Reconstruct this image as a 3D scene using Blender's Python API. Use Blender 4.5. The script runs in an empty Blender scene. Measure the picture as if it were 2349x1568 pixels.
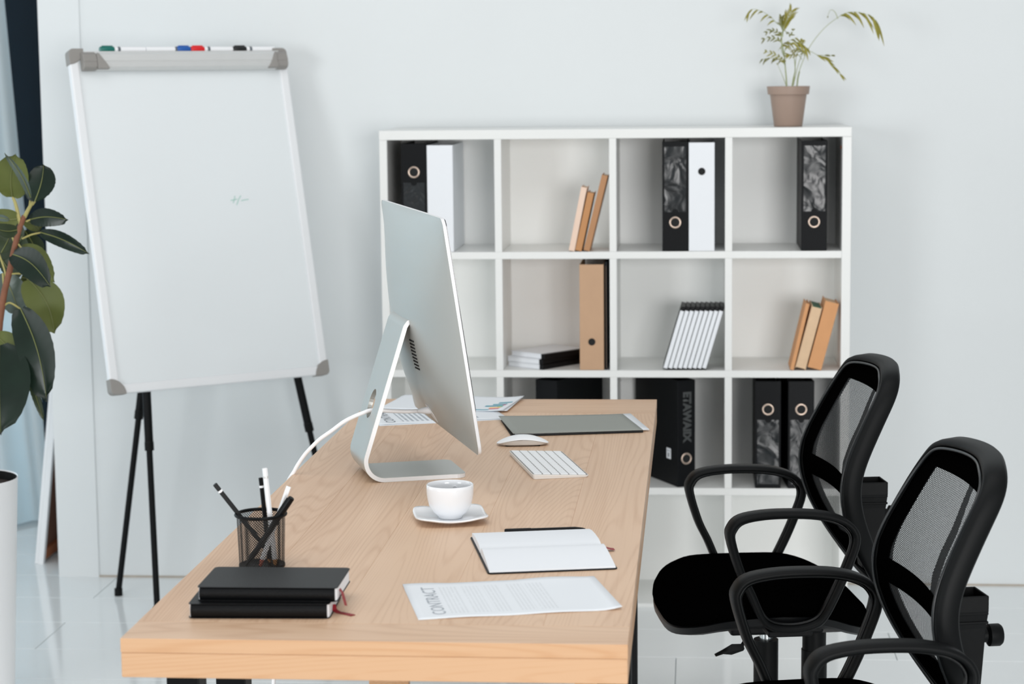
import bpy, bmesh, math, random
from mathutils import Vector, Matrix
from math import sin, cos, pi, radians
random.seed(7)
SC = bpy.context.scene
COL = SC.collection
# ---------------------------------------------------------------- camera
CAM_POS, (RT, UPV, BK) = ((0.884, -6.358, 1.55), [(0.996261, 0.08575, -0.01056), (-0.000323, 0.12593, 0.992039), (0.086397, -0.988326, 0.125487)])
cd = bpy.data.cameras.new('camera')
cam = bpy.data.objects.new('camera', cd); COL.objects.link(cam)
cam.matrix_world = Matrix(((RT[0], UPV[0], BK[0], CAM_POS[0]), (RT[1], UPV[1], BK[1], CAM_POS[1]),
                           (RT[2], UPV[2], BK[2], CAM_POS[2]), (0, 0, 0, 1)))
cd.sensor_width = 36; cd.sensor_fit = 'HORIZONTAL'; cd.lens = 74.31
cd.clip_start = 0.05
cd.dof.use_dof = True; cd.dof.focus_distance = 3.98; cd.dof.aperture_fstop = 6.5
SC.camera = cam
# ---------------------------------------------------------------- world, lights, exposure
w = bpy.data.worlds.new('world'); SC.world = w; w.use_nodes = True
bg = w.node_tree.nodes['Background']
bg.inputs[0].default_value = (0.93, 0.975, 1.0, 1); bg.inputs[1].default_value = 0.38
def area(name, loc, target, sx, sy, power, col):
    l = bpy.data.lights.new(name, 'AREA'); l.shape = 'RECTANGLE'; l.size = sx; l.size_y = sy
    l.energy = power; l.color = col
    o = bpy.data.objects.new(name, l); COL.objects.link(o); o.location = loc
    d = Vector(target) - Vector(loc)
    o.rotation_euler = d.to_track_quat('-Z', 'Y').to_euler()
    return o
area('window_light', (-4.6, -8.2, 1.6), (0.2, -0.6, 0.95), 2.6, 2.2, 160, (0.95, 0.985, 1.0))
area('window_light', (3.0, -9.0, 1.45), (0.9, -0.6, 0.7), 2.4, 2.2, 235, (1.0, 0.99, 0.98))
area('window_light', (-4.4, -1.9, 1.6), (0.2, -2.2, 0.8), 2.6, 2.2, 26, (0.94, 0.98, 1.0))
area('overhead_fill', (0.4, -3.4, 3.8), (0.4, -2.6, 0.0), 4.0, 3.0, 62, (1.0, 0.99, 0.98))  # unseen fill from above, added to brighten the desk top
vs = SC.view_settings
vs.view_transform = 'Standard'; vs.look = 'None'; vs.gamma = 1; vs.use_curve_mapping = False
vs.exposure = 0.04
SC.cycles.max_bounces = 14; SC.cycles.diffuse_bounces = 9; SC.cycles.transparent_max_bounces = 16
# ---------------------------------------------------------------- materials
def lin(h):
    c = [int(h[i:i+2], 16)/255 for i in (0, 2, 4)]
    return tuple(x/12.92 if x <= .04045 else ((x+.055)/1.055)**2.4 for x in c) + (1,)
def sock(b, names, v):
    for n in names:
        if n in b.inputs: b.inputs[n].default_value = v; return
def mat(name, col, rough=.5, metal=0., spec=.5, coat=0., noise=0., nscale=20., bump=0., bscale=60., trans=0., emis=None):
    m = bpy.data.materials.new(name); m.use_nodes = True
    nt = m.node_tree; b = nt.nodes['Principled BSDF']
    c = lin(col)
    b.inputs['Base Color'].default_value = c
    b.inputs['Roughness'].default_value = rough; b.inputs['Metallic'].default_value = metal
    sock(b, ['Specular IOR Level', 'Specular'], spec)
    if coat: sock(b, ['Coat Weight'], coat); sock(b, ['Coat Roughness'], .15)
    if trans: sock(b, ['Transmission Weight'], trans)
    if emis:
        sock(b, ['Emission Color'], lin(emis[0])); sock(b, ['Emission Strength'], emis[1])
    tc = nt.nodes.new('ShaderNodeTexCoord')
    if noise:
        n = nt.nodes.new('ShaderNodeTexNoise'); n.inputs['Scale'].default_value = nscale; n.inputs['Detail'].default_value = 4
        nt.links.new(tc.outputs['Object'], n.inputs['Vector'])
        mx = nt.nodes.new('ShaderNodeMix'); mx.data_type = 'RGBA'
        mx.inputs['A'].default_value = tuple(x*(1-noise) for x in c[:3])+(1,)
        mx.inputs['B'].default_value = tuple(min(1, x*(1+noise)) for x in c[:3])+(1,)
        nt.links.new(n.outputs['Fac'], mx.inputs['Factor']); nt.links.new(mx.outputs['Result'], b.inputs['Base Color'])
    if bump:
        n = nt.nodes.new('ShaderNodeTexNoise'); n.inputs['Scale'].default_value = bscale; n.inputs['Detail'].default_value = 3
        nt.links.new(tc.outputs['Object'], n.inputs['Vector'])
        bp = nt.nodes.new('ShaderNodeBump'); bp.inputs['Strength'].default_value = bump; bp.inputs['Distance'].default_value = .002
        nt.links.new(n.outputs['Fac'], bp.inputs['Height']); nt.links.new(bp.outputs['Normal'], b.inputs['Normal'])
    return m
def node(nt, t, **kw):
    n = nt.nodes.new(t)
    for k, v in kw.items(): setattr(n, k, v)
    return n
def math_(nt, op, a, b=None, clamp=False):
    n = nt.nodes.new('ShaderNodeMath'); n.operation = op; n.use_clamp = clamp
    for i, v in enumerate((a, b)):
        if v is None: continue
        if isinstance(v, (int, float)): n.inputs[i].default_value = v
        else: nt.links.new(v, n.inputs[i])
    return n.outputs[0]
def wood(name, c1, c2, freq=46., sat=1.0):
    """planks run along local Y"""
    m = bpy.data.materials.new(name); m.use_nodes = True; nt = m.node_tree; b = nt.nodes['Principled BSDF']
    tc = node(nt, 'ShaderNodeTexCoord'); oi = node(nt, 'ShaderNodeObjectInfo')
    off = node(nt, 'ShaderNodeCombineXYZ')
    nt.links.new(math_(nt, 'MULTIPLY', oi.outputs['Random'], 37.), off.inputs[0])
    nt.links.new(math_(nt, 'MULTIPLY', oi.outputs['Random'], 91.), off.inputs[1])
    nt.links.new(math_(nt, 'MULTIPLY', oi.outputs['Random'], 17.), off.inputs[2])
    add = node(nt, 'ShaderNodeVectorMath', operation='ADD')
    nt.links.new(tc.outputs['Object'], add.inputs[0]); nt.links.new(off.outputs[0], add.inputs[1])
    def stretched(sx, sy, sz, sc, det):
        mp = node(nt, 'ShaderNodeMapping'); mp.inputs['Scale'].default_value = (sx, sy, sz)
        nt.links.new(add.outputs[0], mp.inputs['Vector'])
        n = node(nt, 'ShaderNodeTexNoise'); n.inputs['Scale'].default_value = sc; n.inputs['Detail'].default_value = det
        nt.links.new(mp.outputs[0], n.inputs['Vector']); return n.outputs['Fac']
    n1 = stretched(4.6, .30, 4.6, 1.0, 1.6)
    rings = math_(nt, 'ADD', math_(nt, 'MULTIPLY', math_(nt, 'SINE', math_(nt, 'MULTIPLY', n1, freq*11)), .5), .5)
    rings = math_(nt, 'POWER', rings, 3.5)
    fine = stretched(190., 3., 190., 1., 3.)
    broad = stretched(9., .8, 9., 1., 2.)
    mx = node(nt, 'ShaderNodeMix', data_type='RGBA'); mx.inputs['A'].default_value = lin(c1); mx.inputs['B'].default_value = lin(c2)
    f = math_(nt, 'ADD', math_(nt, 'MULTIPLY', rings, .26), math_(nt, 'MULTIPLY', math_(nt, 'SUBTRACT', fine, .38), .6))
    f = math_(nt, 'ADD', f, math_(nt, 'MULTIPLY', math_(nt, 'SUBTRACT', broad, .45), .8))
    f = math_(nt, 'ADD', f, math_(nt, 'MULTIPLY', math_(nt, 'SUBTRACT', oi.outputs['Random'], .5), .25), clamp=True)
    nt.links.new(f, mx.inputs['Factor']); nt.links.new(mx.outputs['Result'], b.inputs['Base Color'])
    b.inputs['Roughness'].default_value = .42; sock(b, ['Specular IOR Level'], .4)
    bp = node(nt, 'ShaderNodeBump'); bp.inputs['Strength'].default_value = .12; bp.inputs['Distance'].default_value = .001
    nt.links.new(fine, bp.inputs['Height']); nt.links.new(bp.outputs['Normal'], b.inputs['Normal'])
    return m
M = dict(
 wall=mat('wall_paint', 'D9DDDE', .55, noise=.02, nscale=2.5, bump=.25, bscale=9, spec=.3),
 grout=mat('floor_grout', 'C6CBCC', .6),
 tile=mat('floor_tile', 'E8ECED', .10, noise=.02, nscale=4, spec=.6),
 shelf_back_lit=mat('white_laminate_lit', 'FBFCFB', .35, spec=.3, noise=.005),  # carcass white lightened, standing in for light that reaches the compartments
 shelf=mat('white_laminate', 'E4E5E3', .3, spec=.3, noise=.012, nscale=3),
 board=mat('whiteboard_surface', 'E2E7E9', .22, spec=.5, noise=.02, nscale=2),
 frame_w=mat('white_frame', 'E6E8EA', .35, spec=.5, noise=.01),
 alu=mat('brushed_aluminium', 'D6D7D6', .40, metal=.35, noise=.03, nscale=40),
 alu_back=mat('satin_aluminium', 'BCBDB9', .42, metal=.7, noise=.01, nscale=8),
 alu_edge=mat('polished_edge', 'E0E1E3', .3, metal=.1, noise=.01),
 greycap=mat('grey_plastic', '8F8C88', .55, noise=.04),
 black_metal=mat('black_steel', '06080A', .45, spec=.15, noise=.1),
 black_plastic=mat('black_plastic', '080A0B', .5, spec=.16, noise=.08, bump=.15, bscale=900),
 black_smooth=mat('black_gloss_plastic', '0A0C0D', .32, spec=.3, noise=.05),
 black_fabric=mat('black_fabric', '030303', 1., spec=.0, noise=.2, nscale=300, bump=.5, bscale=900),
 binder=mat('black_binder_cover', '05070A', .5, spec=.16, noise=.15, nscale=30, bump=.2, bscale=200),
 binder_in=mat('binder_dark_lining', '14181B', .7, noise=.1),
 white_card=mat('white_card', 'E2E5E9', .45, spec=.4, noise=.01),
 kraft=mat('kraft_card', 'BD9B7E', .75, spec=.2, noise=.06, nscale=18),
 hole=mat('dark_hole', '0B0D0E', .8, noise=.1),
 nickel=mat('nickel', 'C9B5A6', .28, metal=.9, noise=.05),
 paper=mat('paper', 'E3E7EB', .7, spec=.2, noise=.008, nscale=8),
 page=mat('page_white', 'E5E8EC', .7, spec=.2, noise=.01, nscale=200),
 brown_book=mat('tan_cover', 'B0835F', .65, spec=.25, noise=.08, nscale=25),
 pink_book=mat('pale_pink_cover', 'E4C8B4', .45, spec=.45, noise=.05),
 brown2=mat('golden_brown_cover', 'B98352', .6, noise=.08),
 orange_book=mat('orange_tan_cover', 'CF986A', .65, spec=.25, noise=.08, nscale=25),
 cream_book=mat('cream_pages', 'D6B795', .75, noise=.1, nscale=60),
 green=mat('green_cloth', '2F5A45', .7, noise=.1),
 taupe=mat('taupe_plastic', '9C877A', .5, spec=.35, noise=.03, nscale=6),
 soil=mat('potting_soil', '2A1B16', .95, noise=.4, nscale=120, bump=1., bscale=150),
 pot_white=mat('glazed_white', 'F1F3F5', .22, spec=.5, noise=.01),
 china=mat('white_china', 'ECEEF1', .12, spec=.5, coat=.3, noise=.005),
 leather=mat('black_leatherette', '08090B', .42, spec=.2, noise=.12, nscale=40, bump=.3, bscale=500),
 grey_card=mat('grey_card', '959892', .7, spec=.2, noise=.02),
 red=mat('red_ribbon', '8E1421', .5, noise=.1),
 key=mat('key_white', 'F4F6F8', .45, noise=.005),
 rubber=mat('white_cable', 'F0F0F2', .4, noise=.01),
 leaf_dark=mat('leaf_dark_green', '14231A', .30, spec=.35, coat=.06, noise=.35, nscale=22),
 leaf_olive=mat('leaf_olive_underside', '5A6230', .5, spec=.3, noise=.2, nscale=14),
 leaf_grey=mat('leaf_grey_green', '55625A', .3, spec=.45, noise=.2, nscale=14),
 leaf_mid=mat('leaf_shaded_green', '34402A', .35, spec=.4, noise=.25, nscale=18),
 rib=mat('midrib_yellow_green', '6E7444', .5, noise=.1),
 bark=mat('stem_bark', '7C4F38', .7, noise=.3, nscale=60, bump=.5, bscale=120),
 petiole=mat('petiole_green', 'A39A5C', .5, noise=.15, nscale=30),
 palm=mat('palm_leaflet', '8C8638', .5, spec=.3, noise=.25, nscale=30),
 palm_dark=mat('palm_leaflet_dark', '6E6C28', .5, spec=.3, noise=.25, nscale=30),
 palm_stem=mat('palm_stem', '9BA37A', .5, noise=.2, nscale=30),
 navy=mat('navy_paint', '101F2A', .6, spec=.3, noise=.06),
 mdf=mat('brown_fibreboard', '7A5544', .8, noise=.12, nscale=12),
 pine=mat('pine_bar', '9A5B38', .7, noise=.12, nscale=20),
 m_green=mat('green_cap', '0B6B60', .35), m_blue=mat('blue_cap', '1B58A8', .35), m_red=mat('red_cap', 'D8171E', .35), m_black=mat('black_cap', '101214', .35),
 ink=mat('green_marker_ink', '9CC7BB', .7), print_=mat('grey_print', 'A3AAB1', .8), print_dark=mat('dark_print', '5F666D', .8), emboss=mat('dark_grey_lettering', '3C3F3F', .6),
 teal=mat('teal_print', '4E9DAE', .8), peach=mat('orange_print', 'EFC58F', .8), pink=mat('pink_print', 'D97C98', .8), lime=mat('green_print', '9DC58B', .8),
 pen_white=mat('pencil_white', 'F2F3F5', .3), pen_black=mat('pencil_black', '08090B', .4, spec=.2), orange_tip=mat('pencil_wood', 'C98F5A', .6), red_tip=mat('red_pencil_wood', 'C86A55', .6),
 deck=mat('key_deck', '77726C', .5, noise=.03), kb_side=mat('keyboard_side', 'DFDEDB', .4, metal=.15, noise=.02),
 seat_shell=mat('seat_shell_plastic', '0B0D0F', .4, spec=.25, noise=.1),
 trim=mat('edge_highlight_grey', '1C2022', .3, spec=.5, noise=.1),  # paler than the frame plastic, highlight put into the colour
 chrome=mat('chrome', 'C9CFD1', .2, metal=.9, noise=.02), glass_black=mat('screen_glass', '050607', .06, spec=.5),
 dirt=mat('grey_sealant', 'B0A79B', .8, noise=.2),
)
M['wood'] = wood('oiled_wood', 'DABA9D', 'B68C6A')
M['wood_edge'] = wood('oiled_wood_edge', 'CFA681', 'BD885B')
# translucent sheer curtain
m = bpy.data.materials.new('sheer_curtain'); m.use_nodes = True; nt = m.node_tree; b = nt.nodes['Principled BSDF']
b.inputs['Base Color'].default_value = lin('DCE8EC'); b.inputs['Roughness'].default_value = .8
tl = node(nt, 'ShaderNodeBsdfTranslucent'); tl.inputs[0].default_value = lin('E2EEF3')
ms = node(nt, 'ShaderNodeMixShader'); ms.inputs[0].default_value = .4
nt.links.new(b.outputs[0], ms.inputs[1]); nt.links.new(tl.outputs[0], ms.inputs[2]); nt.links.new(ms.outputs[0], nt.nodes['Material Output'].inputs[0])
M['curtain'] = m
# perforated fabric (woven mesh): diamond lattice of holes in local YZ; mesh wire for the pencil cup
def perforated(name, col, p, q, thr, mode):
    m = bpy.data.materials.new(name); m.use_nodes = True; nt = m.node_tree; b = nt.nodes['Principled BSDF']
    b.inputs['Base Color'].default_value = lin(col); b.inputs['Roughness'].default_value = .7
    tc = node(nt, 'ShaderNodeTexCoord'); sp = node(nt, 'ShaderNodeSeparateXYZ')
    nt.links.new(tc.outputs['UV'], sp.inputs[0])
    u = math_(nt, 'MULTIPLY', sp.outputs[0], 2*pi/p); v = math_(nt, 'MULTIPLY', sp.outputs[1], 2*pi/q)
    s1 = math_(nt, 'SINE', math_(nt, 'ADD', u, v)); s2 = math_(nt, 'SINE', math_(nt, 'SUBTRACT', u, v))
    s = math_(nt, 'ADD', s1, s2)
    msk = math_(nt, 'GREATER_THAN', s, thr)
    tr = node(nt, 'ShaderNodeBsdfTransparent'); mx = node(nt, 'ShaderNodeMixShader')
    nt.links.new(msk, mx.inputs[0]); nt.links.new(b.outputs[0], mx.inputs[1]); nt.links.new(tr.outputs[0], mx.inputs[2])
    nt.links.new(mx.outputs[0], nt.nodes['Material Output'].inputs[0])
    return m
M['mesh_fabric'] = perforated('mesh_weave', '15181A', .0062, .0055, .45, 0)
M['wire_mesh'] = perforated('wire_mesh_black', '0B0D0E', .0043, .0043, .1, 0)
# printed text lines on paper, by UV: u along the page from its head, v across
def printed(name, u0, u1, nlines, gaps, rag, dark):
    m = bpy.data.materials.new(name); m.use_nodes = True; nt = m.node_tree; b = nt.nodes['Principled BSDF']
    b.inputs['Roughness'].default_value = .7; sock(b, ['Specular IOR Level'], .2)
    tc = node(nt, 'ShaderNodeTexCoord'); sp = node(nt, 'ShaderNodeSeparateXYZ'); nt.links.new(tc.outputs['UV'], sp.inputs[0])
    u, v = sp.outputs[0], sp.outputs[1]
    ln = math_(nt, 'MULTIPLY', u, nlines)
    line = math_(nt, 'GREATER_THAN', math_(nt, 'SINE', math_(nt, 'MULTIPLY', ln, 2*pi)), .0)
    mp = node(nt, 'ShaderNodeCombineXYZ'); nt.links.new(math_(nt, 'FLOOR', ln), mp.inputs[0]); nt.links.new(math_(nt, 'MULTIPLY', v, 42.), mp.inputs[1])
    nz = node(nt, 'ShaderNodeTexNoise'); nz.inputs['Scale'].default_value = 1.7; nt.links.new(mp.outputs[0], nz.inputs['Vector'])
    word = math_(nt, 'GREATER_THAN', nz.outputs['Fac'], .40)
    msk = math_(nt, 'MULTIPLY', line, word)
    for lo, hi in ((u0, u1),):
        msk = math_(nt, 'MULTIPLY', msk, math_(nt, 'MULTIPLY', math_(nt, 'GREATER_THAN', u, lo), math_(nt, 'LESS_THAN', u, hi)))
    for lo, hi in gaps:
        g = math_(nt, 'MULTIPLY', math_(nt, 'GREATER_THAN', u, lo), math_(nt, 'LESS_THAN', u, hi))
        msk = math_(nt, 'MULTIPLY', msk, math_(nt, 'SUBTRACT', 1., g))
    msk = math_(nt, 'MULTIPLY', msk, math_(nt, 'MULTIPLY', math_(nt, 'GREATER_THAN', v, .12), math_(nt, 'LESS_THAN', v, .88)))
    mx = node(nt, 'ShaderNodeMix', data_type='RGBA'); mx.inputs['A'].default_value = lin('E3E7EB'); mx.inputs['B'].default_value = lin(dark)
    nt.links.new(msk, mx.inputs['Factor']); nt.links.new(mx.outputs['Result'], b.inputs['Base Color'])
    return m
M['printed_near'] = printed('printed_page', .17, .71, 52, [(.268, .285), (.372, .392), (.478, .515), (.60, .618)], 0, 'D9DDE1')
M['printed_far'] = printed('printed_page_far', .2, .80, 26, [(.52, .57)], 0, 'A6ADB4')
# glossy plastic pocket with crinkles
m = mat('clear_pocket', '14191C', .26, spec=.5); nt = m.node_tree; b = nt.nodes['Principled BSDF']
tc = node(nt, 'ShaderNodeTexCoord'); oi = node(nt, 'ShaderNodeObjectInfo'); ad = node(nt, 'ShaderNodeVectorMath', operation='ADD')
nt.links.new(tc.outputs['Object'], ad.inputs[0]); nt.links.new(oi.outputs['Location'], ad.inputs[1])
n = node(nt, 'ShaderNodeTexNoise'); n.inputs['Scale'].default_value = 17; n.inputs['Detail'].default_value = 1.5; n.inputs['Distortion'].default_value = 1.2
nt.links.new(ad.outputs[0], n.inputs['Vector'])
bp = node(nt, 'ShaderNodeBump'); bp.inputs['Strength'].default_value = 1.; bp.inputs['Distance'].default_value = .0055
nt.links.new(n.outputs['Fac'], bp.inputs['Height']); nt.links.new(bp.outputs['Normal'], b.inputs['Normal'])
M['pocket'] = m
# ---------------------------------------------------------------- mesh helpers
class MB:
    def __init__(s): s.v = []; s.f = []; s.uv = []
    def add(s, vs, fs):
        o = len(s.v); s.v += [tuple(p) for p in vs]; s.f += [tuple(i+o for i in f) for f in fs]; return s
    def box(s, x0, x1, y0, y1, z0, z1, mtx=None):
        vs = [Vector((x, y, z)) for z in (z0, z1) for y in (y0, y1) for x in (x0, x1)]
        if mtx: vs = [mtx @ p for p in vs]
        return s.add(vs, [(0, 2, 3, 1), (4, 5, 7, 6), (0, 1, 5, 4), (2, 6, 7, 3), (0, 4, 6, 2), (1, 3, 7, 5)])
    def loft(s, rings, closed=True, caps=(True, True)):
        n = len(rings[0]); vs = [p for r in rings for p in r]; fs = []
        for i in range(len(rings)-1):
            for j in range(n if closed else n-1):
                a, b_ = i*n+j, i*n+(j+1) % n
                fs.append((a, b_, b_+n, a+n))
        if caps[0]: fs.append(tuple(range(n-1, -1, -1)))
        if caps[1]: fs.append(tuple(range((len(rings)-1)*n, len(rings)*n)))
        return s.add(vs, fs)
    def tube(s, pts, r, n=10, caps=True, ref=None):
        pts = [Vector(p) for p in pts]; rs = r if isinstance(r, (list, tuple)) else [r]*len(pts)
        rings = []; prev = None
        for i, p in enumerate(pts):
            t = (pts[min(i+1, len(pts)-1)]-pts[max(i-1, 0)]).normalized()
            if prev is None:
                a = Vector((0, 0, 1)) if abs(t.z) < .9 else Vector((1, 0, 0))
                x = t.cross(a).normalized()
            else: x = (prev - t*prev.dot(t)).normalized()
            prev = x; y = t.cross(x)
            rings.append([p + x*rs[i]*cos(2*pi*k/n) + y*rs[i]*sin(2*pi*k/n) for k in range(n)])
        return s.loft(rings, caps=(caps, caps))
    def sweep(s, pts, sec, ref, closed=False, caps=True):
        """sec: list of (a,b); a along ref-ish direction, b along tangent x ref"""
        pts = [Vector(p) for p in pts]; N = len(pts); rings = []
        for i, p in enumerate(pts):
            if closed: t = (pts[(i+1) % N]-pts[(i-1) % N]).normalized()
            else: t = (pts[min(i+1, N-1)]-pts[max(i-1, 0)]).normalized()
            rr = Vector(ref); a = (rr - t*rr.dot(t)).normalized(); b_ = t.cross(a)
            rings.append([p + a*u + b_*v for u, v in sec])
        if closed: rings.append(rings[0]); return s.loft(rings, caps=(False, False))
        return s.loft(rings, caps=(caps, caps))
    def lathe(s, prof, n=32, c=(0, 0), capb=True, capt=True):
        rings = [[(c[0]+r*cos(2*pi*k/n), c[1]+r*sin(2*pi*k/n), z) for k in range(n)] for r, z in prof]
        return s.loft(rings, caps=(capb, capt))
    def prism(s, outline, z0, z1):
        n = len(outline)
        return s.loft([[(x, y, z0) for x, y in outline], [(x, y, z1) for x, y in outline]])
    def grid(s, fn, nu, nv, uv=None):
        o = len(s.v); vs = []; fs = []
        for i in range(nu+1):
            for j in range(nv+1): vs.append(fn(i/nu, j/nv))
        for i in range(nu):
            for j in range(nv):
                a = i*(nv+1)+j; fs.append((a, a+nv+1, a+nv+2, a+1))
        return s.add(vs, fs)
    def build(s, name, m, parent=None, smooth=False, bevel=0., seg=2, loc=None, rotz=None, solid=0., subsurf=0, uvfn=None, autosmooth=True):
        me = bpy.data.meshes.new(name); me.from_pydata([tuple(v) for v in s.v], [], s.f); me.update()
        bm = bmesh.new(); bm.from_mesh(me); bmesh.ops.recalc_face_normals(bm, faces=bm.faces); bm.to_mesh(me); bm.free()
        if uvfn:
            ul = me.uv_layers.new(name='UVMap')
            for lp in me.loops:
                ul.data[lp.index].uv = uvfn(me.vertices[lp.vertex_index].co)
        me.materials.append(M[m] if isinstance(m, str) else m)
        o = bpy.data.objects.new(name, me); COL.objects.link(o)
        if parent: o.parent = parent
        if loc: o.location = loc
        if rotz is not None: o.rotation_euler = (0, 0, rotz)
        if smooth:
            for p in me.polygons: p.use_smooth = True
            if autosmooth:
                bm = bmesh.new(); bm.from_mesh(me)
                for e in bm.edges:
                    if len(e.link_faces) == 2 and e.calc_face_angle(0) > radians(38): e.smooth = False
                bm.to_mesh(me); bm.free()
        if solid:
            md = o.modifiers.new('solid', 'SOLIDIFY'); md.thickness = solid; md.offset = 0
        if subsurf:
            md = o.modifiers.new('sub', 'SUBSURF'); md.levels = subsurf; md.render_levels = subsurf
        if bevel:
            md = o.modifiers.new('bevel', 'BEVEL'); md.width = bevel; md.segments = seg; md.limit_method = 'ANGLE'; md.angle_limit = radians(40)
        return o
def spline(pts, n=8, closed=False):
    pts = [Vector(p) for p in pts]; N = len(pts); out = []
    rng = range(N if closed else N-1)
    for i in rng:
        g = (lambda k: pts[k % N]) if closed else (lambda k: pts[max(0, min(N-1, k))])
        p0, p1, p2, p3 = g(i-1), g(i), g(i+1), g(i+2)
        for k in range(n):
            t = k/n
            out.append(.5*((2*p1)+(-p0+p2)*t+(2*p0-5*p1+4*p2-p3)*t*t+(-p0+3*p1-3*p2+p3)*t**3))
    if not closed: out.append(pts[-1])
    return out
def rrect(w, h, r, n=5, cx=0, cy=0):
    out = []
    for sx, sy, a0 in ((1, 1, 0), (-1, 1, 90), (-1, -1, 180), (1, -1, 270)):
        for k in range(n+1):
            a = radians(a0+90*k/n)
            out.append((cx+sx*(w/2-r)+r*cos(a), cy+sy*(h/2-r)+r*sin(a)))
    return out
def tag(o, label, cat, group=None, kind=None):
    if label: o['label'] = label
    if cat: o['category'] = cat
    if group: o['group'] = group
    if kind: o['kind'] = kind
    return o
def thing(name, label, cat, loc=(0, 0, 0), rotz=0, group=None):
    o = bpy.data.objects.new(name, None); COL.objects.link(o); o.location = loc; o.rotation_euler = (0, 0, rotz)
    o.empty_display_size = .05
    return tag(o, label, cat, group)
def struct(o): o['kind'] = 'structure'; return o
def text_mesh(name, body, size, m, parent, mtx, hfn=None, bold=0.):
    cu = bpy.data.curves.new(name, 'FONT'); cu.body = body; cu.size = size; cu.align_x = 'CENTER'; cu.align_y = 'CENTER'; cu.resolution_u = 3
    cu.offset = bold
    to = bpy.data.objects.new('tmp', cu); COL.objects.link(to)
    bpy.context.view_layer.update()
    me = bpy.data.meshes.new_from_object(to.evaluated_get(bpy.context.evaluated_depsgraph_get()))
    bpy.data.objects.remove(to); bpy.data.curves.remove(cu)
    for v in me.vertices:
        p = mtx @ v.co
        if hfn: p.z = hfn(p.x, p.y)
        v.co = p
    me.materials.clear(); me.materials.append(M[m]); me.name = name
    o = bpy.data.objects.new(name, me); COL.objects.link(o); o.parent = parent
    return o
# ================================================================ the setting
fl = MB().box(-5, 6, -8, 1.1, -.06, -.006).build('floor', 'grout'); struct(fl)
tile_me = None; k = 0
TX, TY = 1.17, .2835
tile_names = 0
for iy in range(18):
    for ix in range(5):
        x0 = -2.677 + ix*TX + (-.585 if iy % 2 else 0); y0 = .862 - iy*TY
        if tile_me is None:
            o = MB().box(.0012, TX-.0012, .0012, TY-.0012, -.009, 0).build('tile', 'tile', fl, bevel=.0008, seg=1); tile_me = o
        else:
            o = tile_me.copy(); COL.objects.link(o); o.parent = fl
        o.location = (x0, y0-TY, 0)
ft = MB()
for (a, b, c, d) in ((-5, -3.262, -8, 1.1), (3.173, 6, -8, 1.1), (-3.262, 3.173, -8, -4.241), (-3.262, 3.173, .862, 1.1)):
    ft.box(a, b, c, d, -.009, -.0002)
o = ft.build('outer_tiling', 'tile', fl); o['kind'] = 'stuff'
struct(MB().box(-1.108, 6, 0, .30, -.01, 3.3).build('wall_back', 'wall'))
pl = struct(MB().box(-1.1085, -.98, -.0045, .001, 0, 3.3).build('trim_1', 'wall'))
struct(MB().box(-1.106, 4.5, -.004, .002, 0, .005).build('baseboard_back', 'dirt'))
nv = struct(MB().box(-1.74, 1.6, 1.0, 1.1, 0, 3.3).build('wall_left', 'navy'))
wn = struct(thing('window_1', None, None, (-1.74, 1.0, 0)))
for k in list(wn.keys()):
    if k in ('label', 'category'): del wn[k]
MB().box(-2.2, 0, .03, .04, .0, 3.3).build('pane', mat('daylight_sky', 'DDEBF2', .5, emis=('DCEBF3', 2.0)), wn)
fr = MB()
for x in (-2.2, -1.1, -.05): fr.box(x, x+.05, -.01, .06, 0, 3.3)
for z in (0, 1.1, 3.25): fr.box(-2.2, 0, -.008, .058, z, z+.05)
fr.build('window_frame', 'frame_w', wn)
struct(MB().box(-5, -3.94, 1.0, 1.1, 0, 3.3).build('wall_left_end', 'wall'))
# curtain
nb_ = 220; cur = MB()
def curt(s, t):
    z = .012 + 2.55*t; xr = -1.335 - .058*z; x = -2.75 + (xr+2.75)*s
    a = .022 + .03*(1-t)
    y = .70 + a*sin(s*62+.7*sin(t*3)) + .010*sin(s*23+1.5*t) + .02*sin(s*9)
    return (x, y, z)
cur.grid(curt, nb_, 14)
tag(cur.build('curtain', 'curtain', smooth=True, autosmooth=False), 'pale blue sheer curtain hanging in folds to the floor at left', 'curtain')
# leaning canvas behind the end of the white wall
cv = thing('canvas', 'white framed canvas leaning on the end of the white wall, brown back showing', 'canvas', (-1.225, .16, 0))
cv.rotation_euler = (0, radians(7.0), 0)
MB().box(-.014, -.004, 0, .62, .0, .86).build('front_sheet', 'frame_w', cv, bevel=.001)
for (a, b, c, d) in ((0, .022, 0, .86), (.598, .62, 0, .86)): MB().box(-.004, .014, a, b, c, d).build('stretcher_bar', 'frame_w', cv, bevel=.001)
for (c, d) in ((0.012, .045), (.82, .855)): MB().box(-.0035, .0135, .022, .598, c, d).build('stretcher_bar', 'pine', cv, bevel=.001)
MB().box(-.004, .0, .022, .598, .045, .82).build('backing_sheet', 'mdf', cv)
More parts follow.
